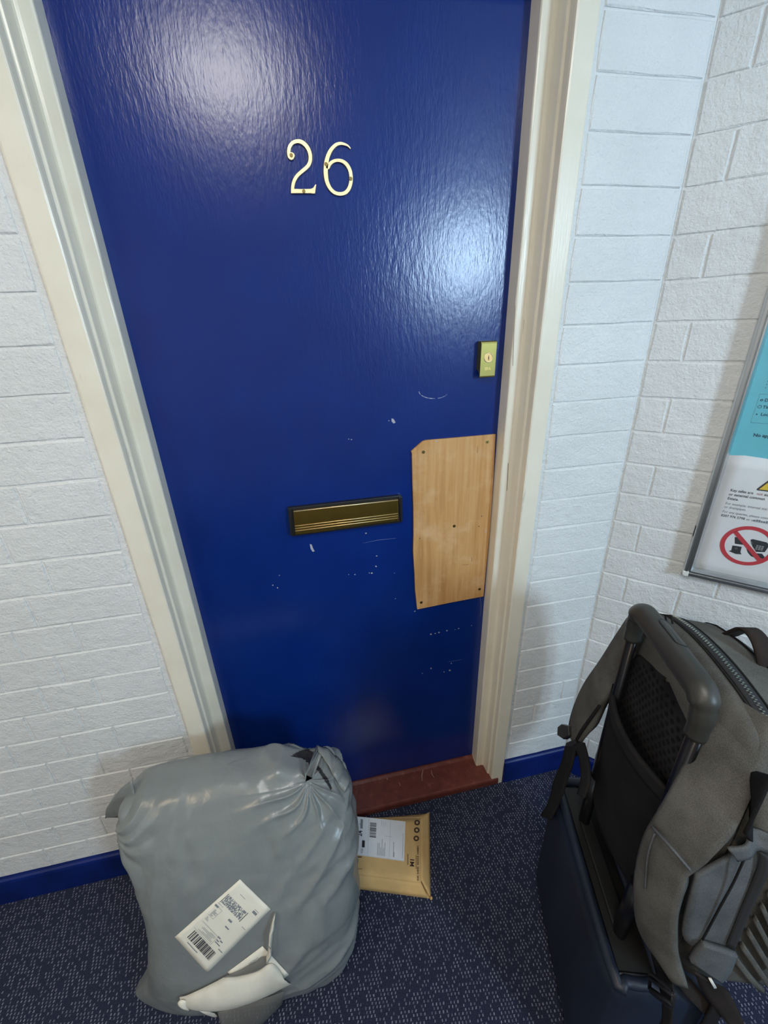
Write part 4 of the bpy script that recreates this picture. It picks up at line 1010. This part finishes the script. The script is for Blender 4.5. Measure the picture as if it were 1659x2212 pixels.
# tail strap with anchor triangle on the near side
def side(name, Lp, Rp, mat, thick=.004, nx=6, off=.0, lab_=None, sub=5):
    def g(q, o):
        P = pu(q, .366); return np.array([pk_near(P[1], P[2])+o, P[1], P[2]]) if .09 < P[1] < .30 and .49 < P[2] < .97 else np.array([.366+o, P[1], P[2]])
    L = [g(q, off) for q in Lp]; R = [g(q, off) for q in Rp]
    o = sheet(name, L, R, mat, pack, nx, thick, sub, T=LT)
    if lab_: tag(o, lab_)
    return o
side('side_pocket', [(1500, 1880), (1480, 1950), (1470, 2010), (1500, 2040)], [(1640, 1832), (1632, 1880), (1590, 1990), (1570, 2030)], 'side_fabric', .005, 6, .004, 'zipped side pocket')
side('pocket_seam', [(1596, 1836), (1572, 1890), (1540, 1950), (1508, 2012)], [(1599, 1837), (1575, 1891), (1543, 1951), (1511, 2013)], 'web', .002, 2, .009)
side('zipper', [(1640, 1838), (1630, 1870), (1592, 1950), (1560, 2022)], [(1652, 1840), (1646, 1872), (1606, 1956), (1574, 2028)], 'zip_tape', .003, 3, .010)
side('compression_strap', [(1560, 1812), (1600, 1806), (1640, 1808), (1690, 1812)], [(1580, 1838), (1606, 1832), (1640, 1836), (1690, 1842)], 'side_fabric', .004, 4, .010)
side('dark_side_panel', [(1600, 1790), (1625, 1740), (1648, 1690), (1670, 1640)], [(1615, 1806), (1645, 1790), (1675, 1740), (1700, 1690)], 'dark_fabric', .004, 4, .006)
for k in range(7):
    a = (1575+14*k, 2055-28*k); b = (1640+8*k, 2140-26*k)
    side('elastic_pleat', [a, ((a[0]+b[0])/2, (a[1]+b[1])/2), b], [(a[0]+7, a[1]-9), ((a[0]+b[0])/2+7, (a[1]+b[1])/2-9), (b[0]+7, b[1]-9)], 'grey_fabric', .006, 3, .007)
side('strap_anchor', [(1479, 2048), (1490, 2030), (1508, 2012)], [(1544, 2090), (1560, 2065), (1576, 2030)], 'side_fabric', .008, 4, .012, 'folded webbing anchor')
side('size_tag', [(1517, 2082), (1522, 2081)], [(1526, 2097), (1531, 2095)], 'tag', .002, 2, .018, 'tiny white tag')
side('webbing', [(1488, 2070), (1508, 2120), (1545, 2165), (1590, 2220)], [(1530, 2096), (1560, 2115), (1585, 2160), (1612, 2222)], 'web_brown', .003, 4, .014)
side('webbing', [(1545, 2120), (1520, 2160), (1490, 2215)], [(1560, 2150), (1535, 2190), (1510, 2235)], 'web', .003, 4, .012)
side('webbing', [(1452, 2105), (1480, 2140), (1525, 2185)], [(1462, 2090), (1495, 2128), (1540, 2170)], 'web_brown', .003, 4, .008)
# top: zip, handle, hanging loop
def top_sheet(name, c, w0, w1, mat, off, thick=.002, n=16):
    rows = []
    for u in np.linspace(c[0], c[1], n):
        rows.append([LT(u, w, pk_top(u, w)+off) for w in np.linspace(w0, w1, 3)])
    return grid_solid(name, np.array(rows), mat, pack, thick)
top_sheet('zipper', (.02, .335), .122, .144, 'zip_tape', .0015)
V, Fc = [], []
for k in range(110):
    u = .03+.295*k/110; z = pk_top(u, .133)+.0028; w_ = .1315 if k % 2 else .1345; s = len(V)
    V += [LT(u, w_-.0016, z), LT(u+.0018, w_-.0016, z), LT(u+.0018, w_+.0016, z), LT(u, w_+.0016, z), LT(u, w_-.0016, z+.0012), LT(u+.0018, w_-.0016, z+.0012), LT(u+.0018, w_+.0016, z+.0012), LT(u, w_+.0016, z+.0012)]
    Fc += [tuple(s+i for i in f) for f in ((4, 5, 6, 7), (0, 1, 5, 4), (1, 2, 6, 5), (2, 3, 7, 6), (3, 0, 4, 7))]
tag(make('zip_teeth', V, Fc, 'zip_metal', pack), 'row of pale metal zip teeth', kind='stuff')
for w_ in (.118, .148, .205): tube('piping', [LT(u, w_, pk_top(u, w_)+.001) for u in np.linspace(.015, .34, 16)], .0018, 'web', pack, 6)
hp = catmull([pw(q, .205) for q in ((1478, 1360), (1520, 1366), (1565, 1373), (1592, 1364), (1615, 1358), (1638, 1378), (1652, 1415), (1662, 1472))], 5)
Gh = np.array([[LT(q[0], q[1]+k, q[2]) for k in np.linspace(-.013, .013, 4)] for q in hp])
tag(grid_solid('carry_handle', Gh, 'web_brown', pack, .004), 'black webbing carry handle on top')
tube('hang_loop', [pw(q, .10) for q in ((1440, 1345), (1437, 1329), (1450, 1330), (1453, 1348))], .0018, 'web', pack, 6, T=LT)
# buckle and loose webbing at the far strap end
def block(name, pts, w, th, mat, bw=.0015): return prism(name, [LT(*pw(q, w)) for q in pts], (0, 0, 0), WV*th, mat, pack, bw)
block('buckle', [(1204, 1570), (1212, 1564), (1226, 1568), (1228, 1590), (1216, 1597), (1203, 1588)], .012, .012, 'black_plastic', .002)
block('buckle', [(1222, 1604), (1236, 1598), (1246, 1612), (1240, 1628), (1224, 1640), (1218, 1622)], .010, .014, 'black_plastic', .002)
strap('webbing', [((1222, 1612), .008), ((1212, 1650), .002), ((1196, 1690), -.006), ((1186, 1730), -.012), ((1168, 1762), -.014)], [((1246, 1612), .010), ((1236, 1655), .004), ((1222, 1695), -.004), ((1208, 1735), -.012), ((1190, 1772), -.014)], 'web', .003, 4)
strap('webbing', [((1240, 1608), .012), ((1252, 1640), .004), ((1256, 1680), -.004), ((1248, 1716), -.012)], [((1262, 1604), .016), ((1272, 1645), .008), ((1274, 1690), -.002), ((1262, 1724), -.012)], 'web', .004, 4)

# ------------------------------------------------------------------ lamps of the landing (outside the picture; the warm one is added as fill)
def lamp(name, c, r, glow, lab_, energy, color):
    o = thing(name, (c[0], c[1], 2.40)); tag(o, lab_, 'lamp')
    tube('lamp_base', [(c[0], c[1], 2.45), (c[0], c[1], 2.43)], r*1.08, 'cap', o, 32)
    tube('lamp_diffuser', [(c[0], c[1], 2.43), (c[0], c[1], 2.395), (c[0], c[1], 2.38)], [r, r, r*.8], glow, o, 32)
    l = bpy.data.lights.new(name+'_light', 'AREA'); l.shape = 'DISK'; l.size = r*2; l.energy = energy; l.color = color
    lo = bpy.data.objects.new(name+'_light', l); col.objects.link(lo); lo.location = (c[0], c[1], 2.37)
lamp('ceiling_lamp', (.16, -1.22), .23, 'glow_cool', 'round white ceiling lamp above the landing before the door', 10.5, (1.0, .95, .86))
lamp('ceiling_lamp', (-1.22, -1.55), .17, 'glow_fill', 'unseen round warm lamp added as fill at the left end of the landing', 11, (1.0, .76, .48))  # added for warm fill from the left; no known lamp hangs here
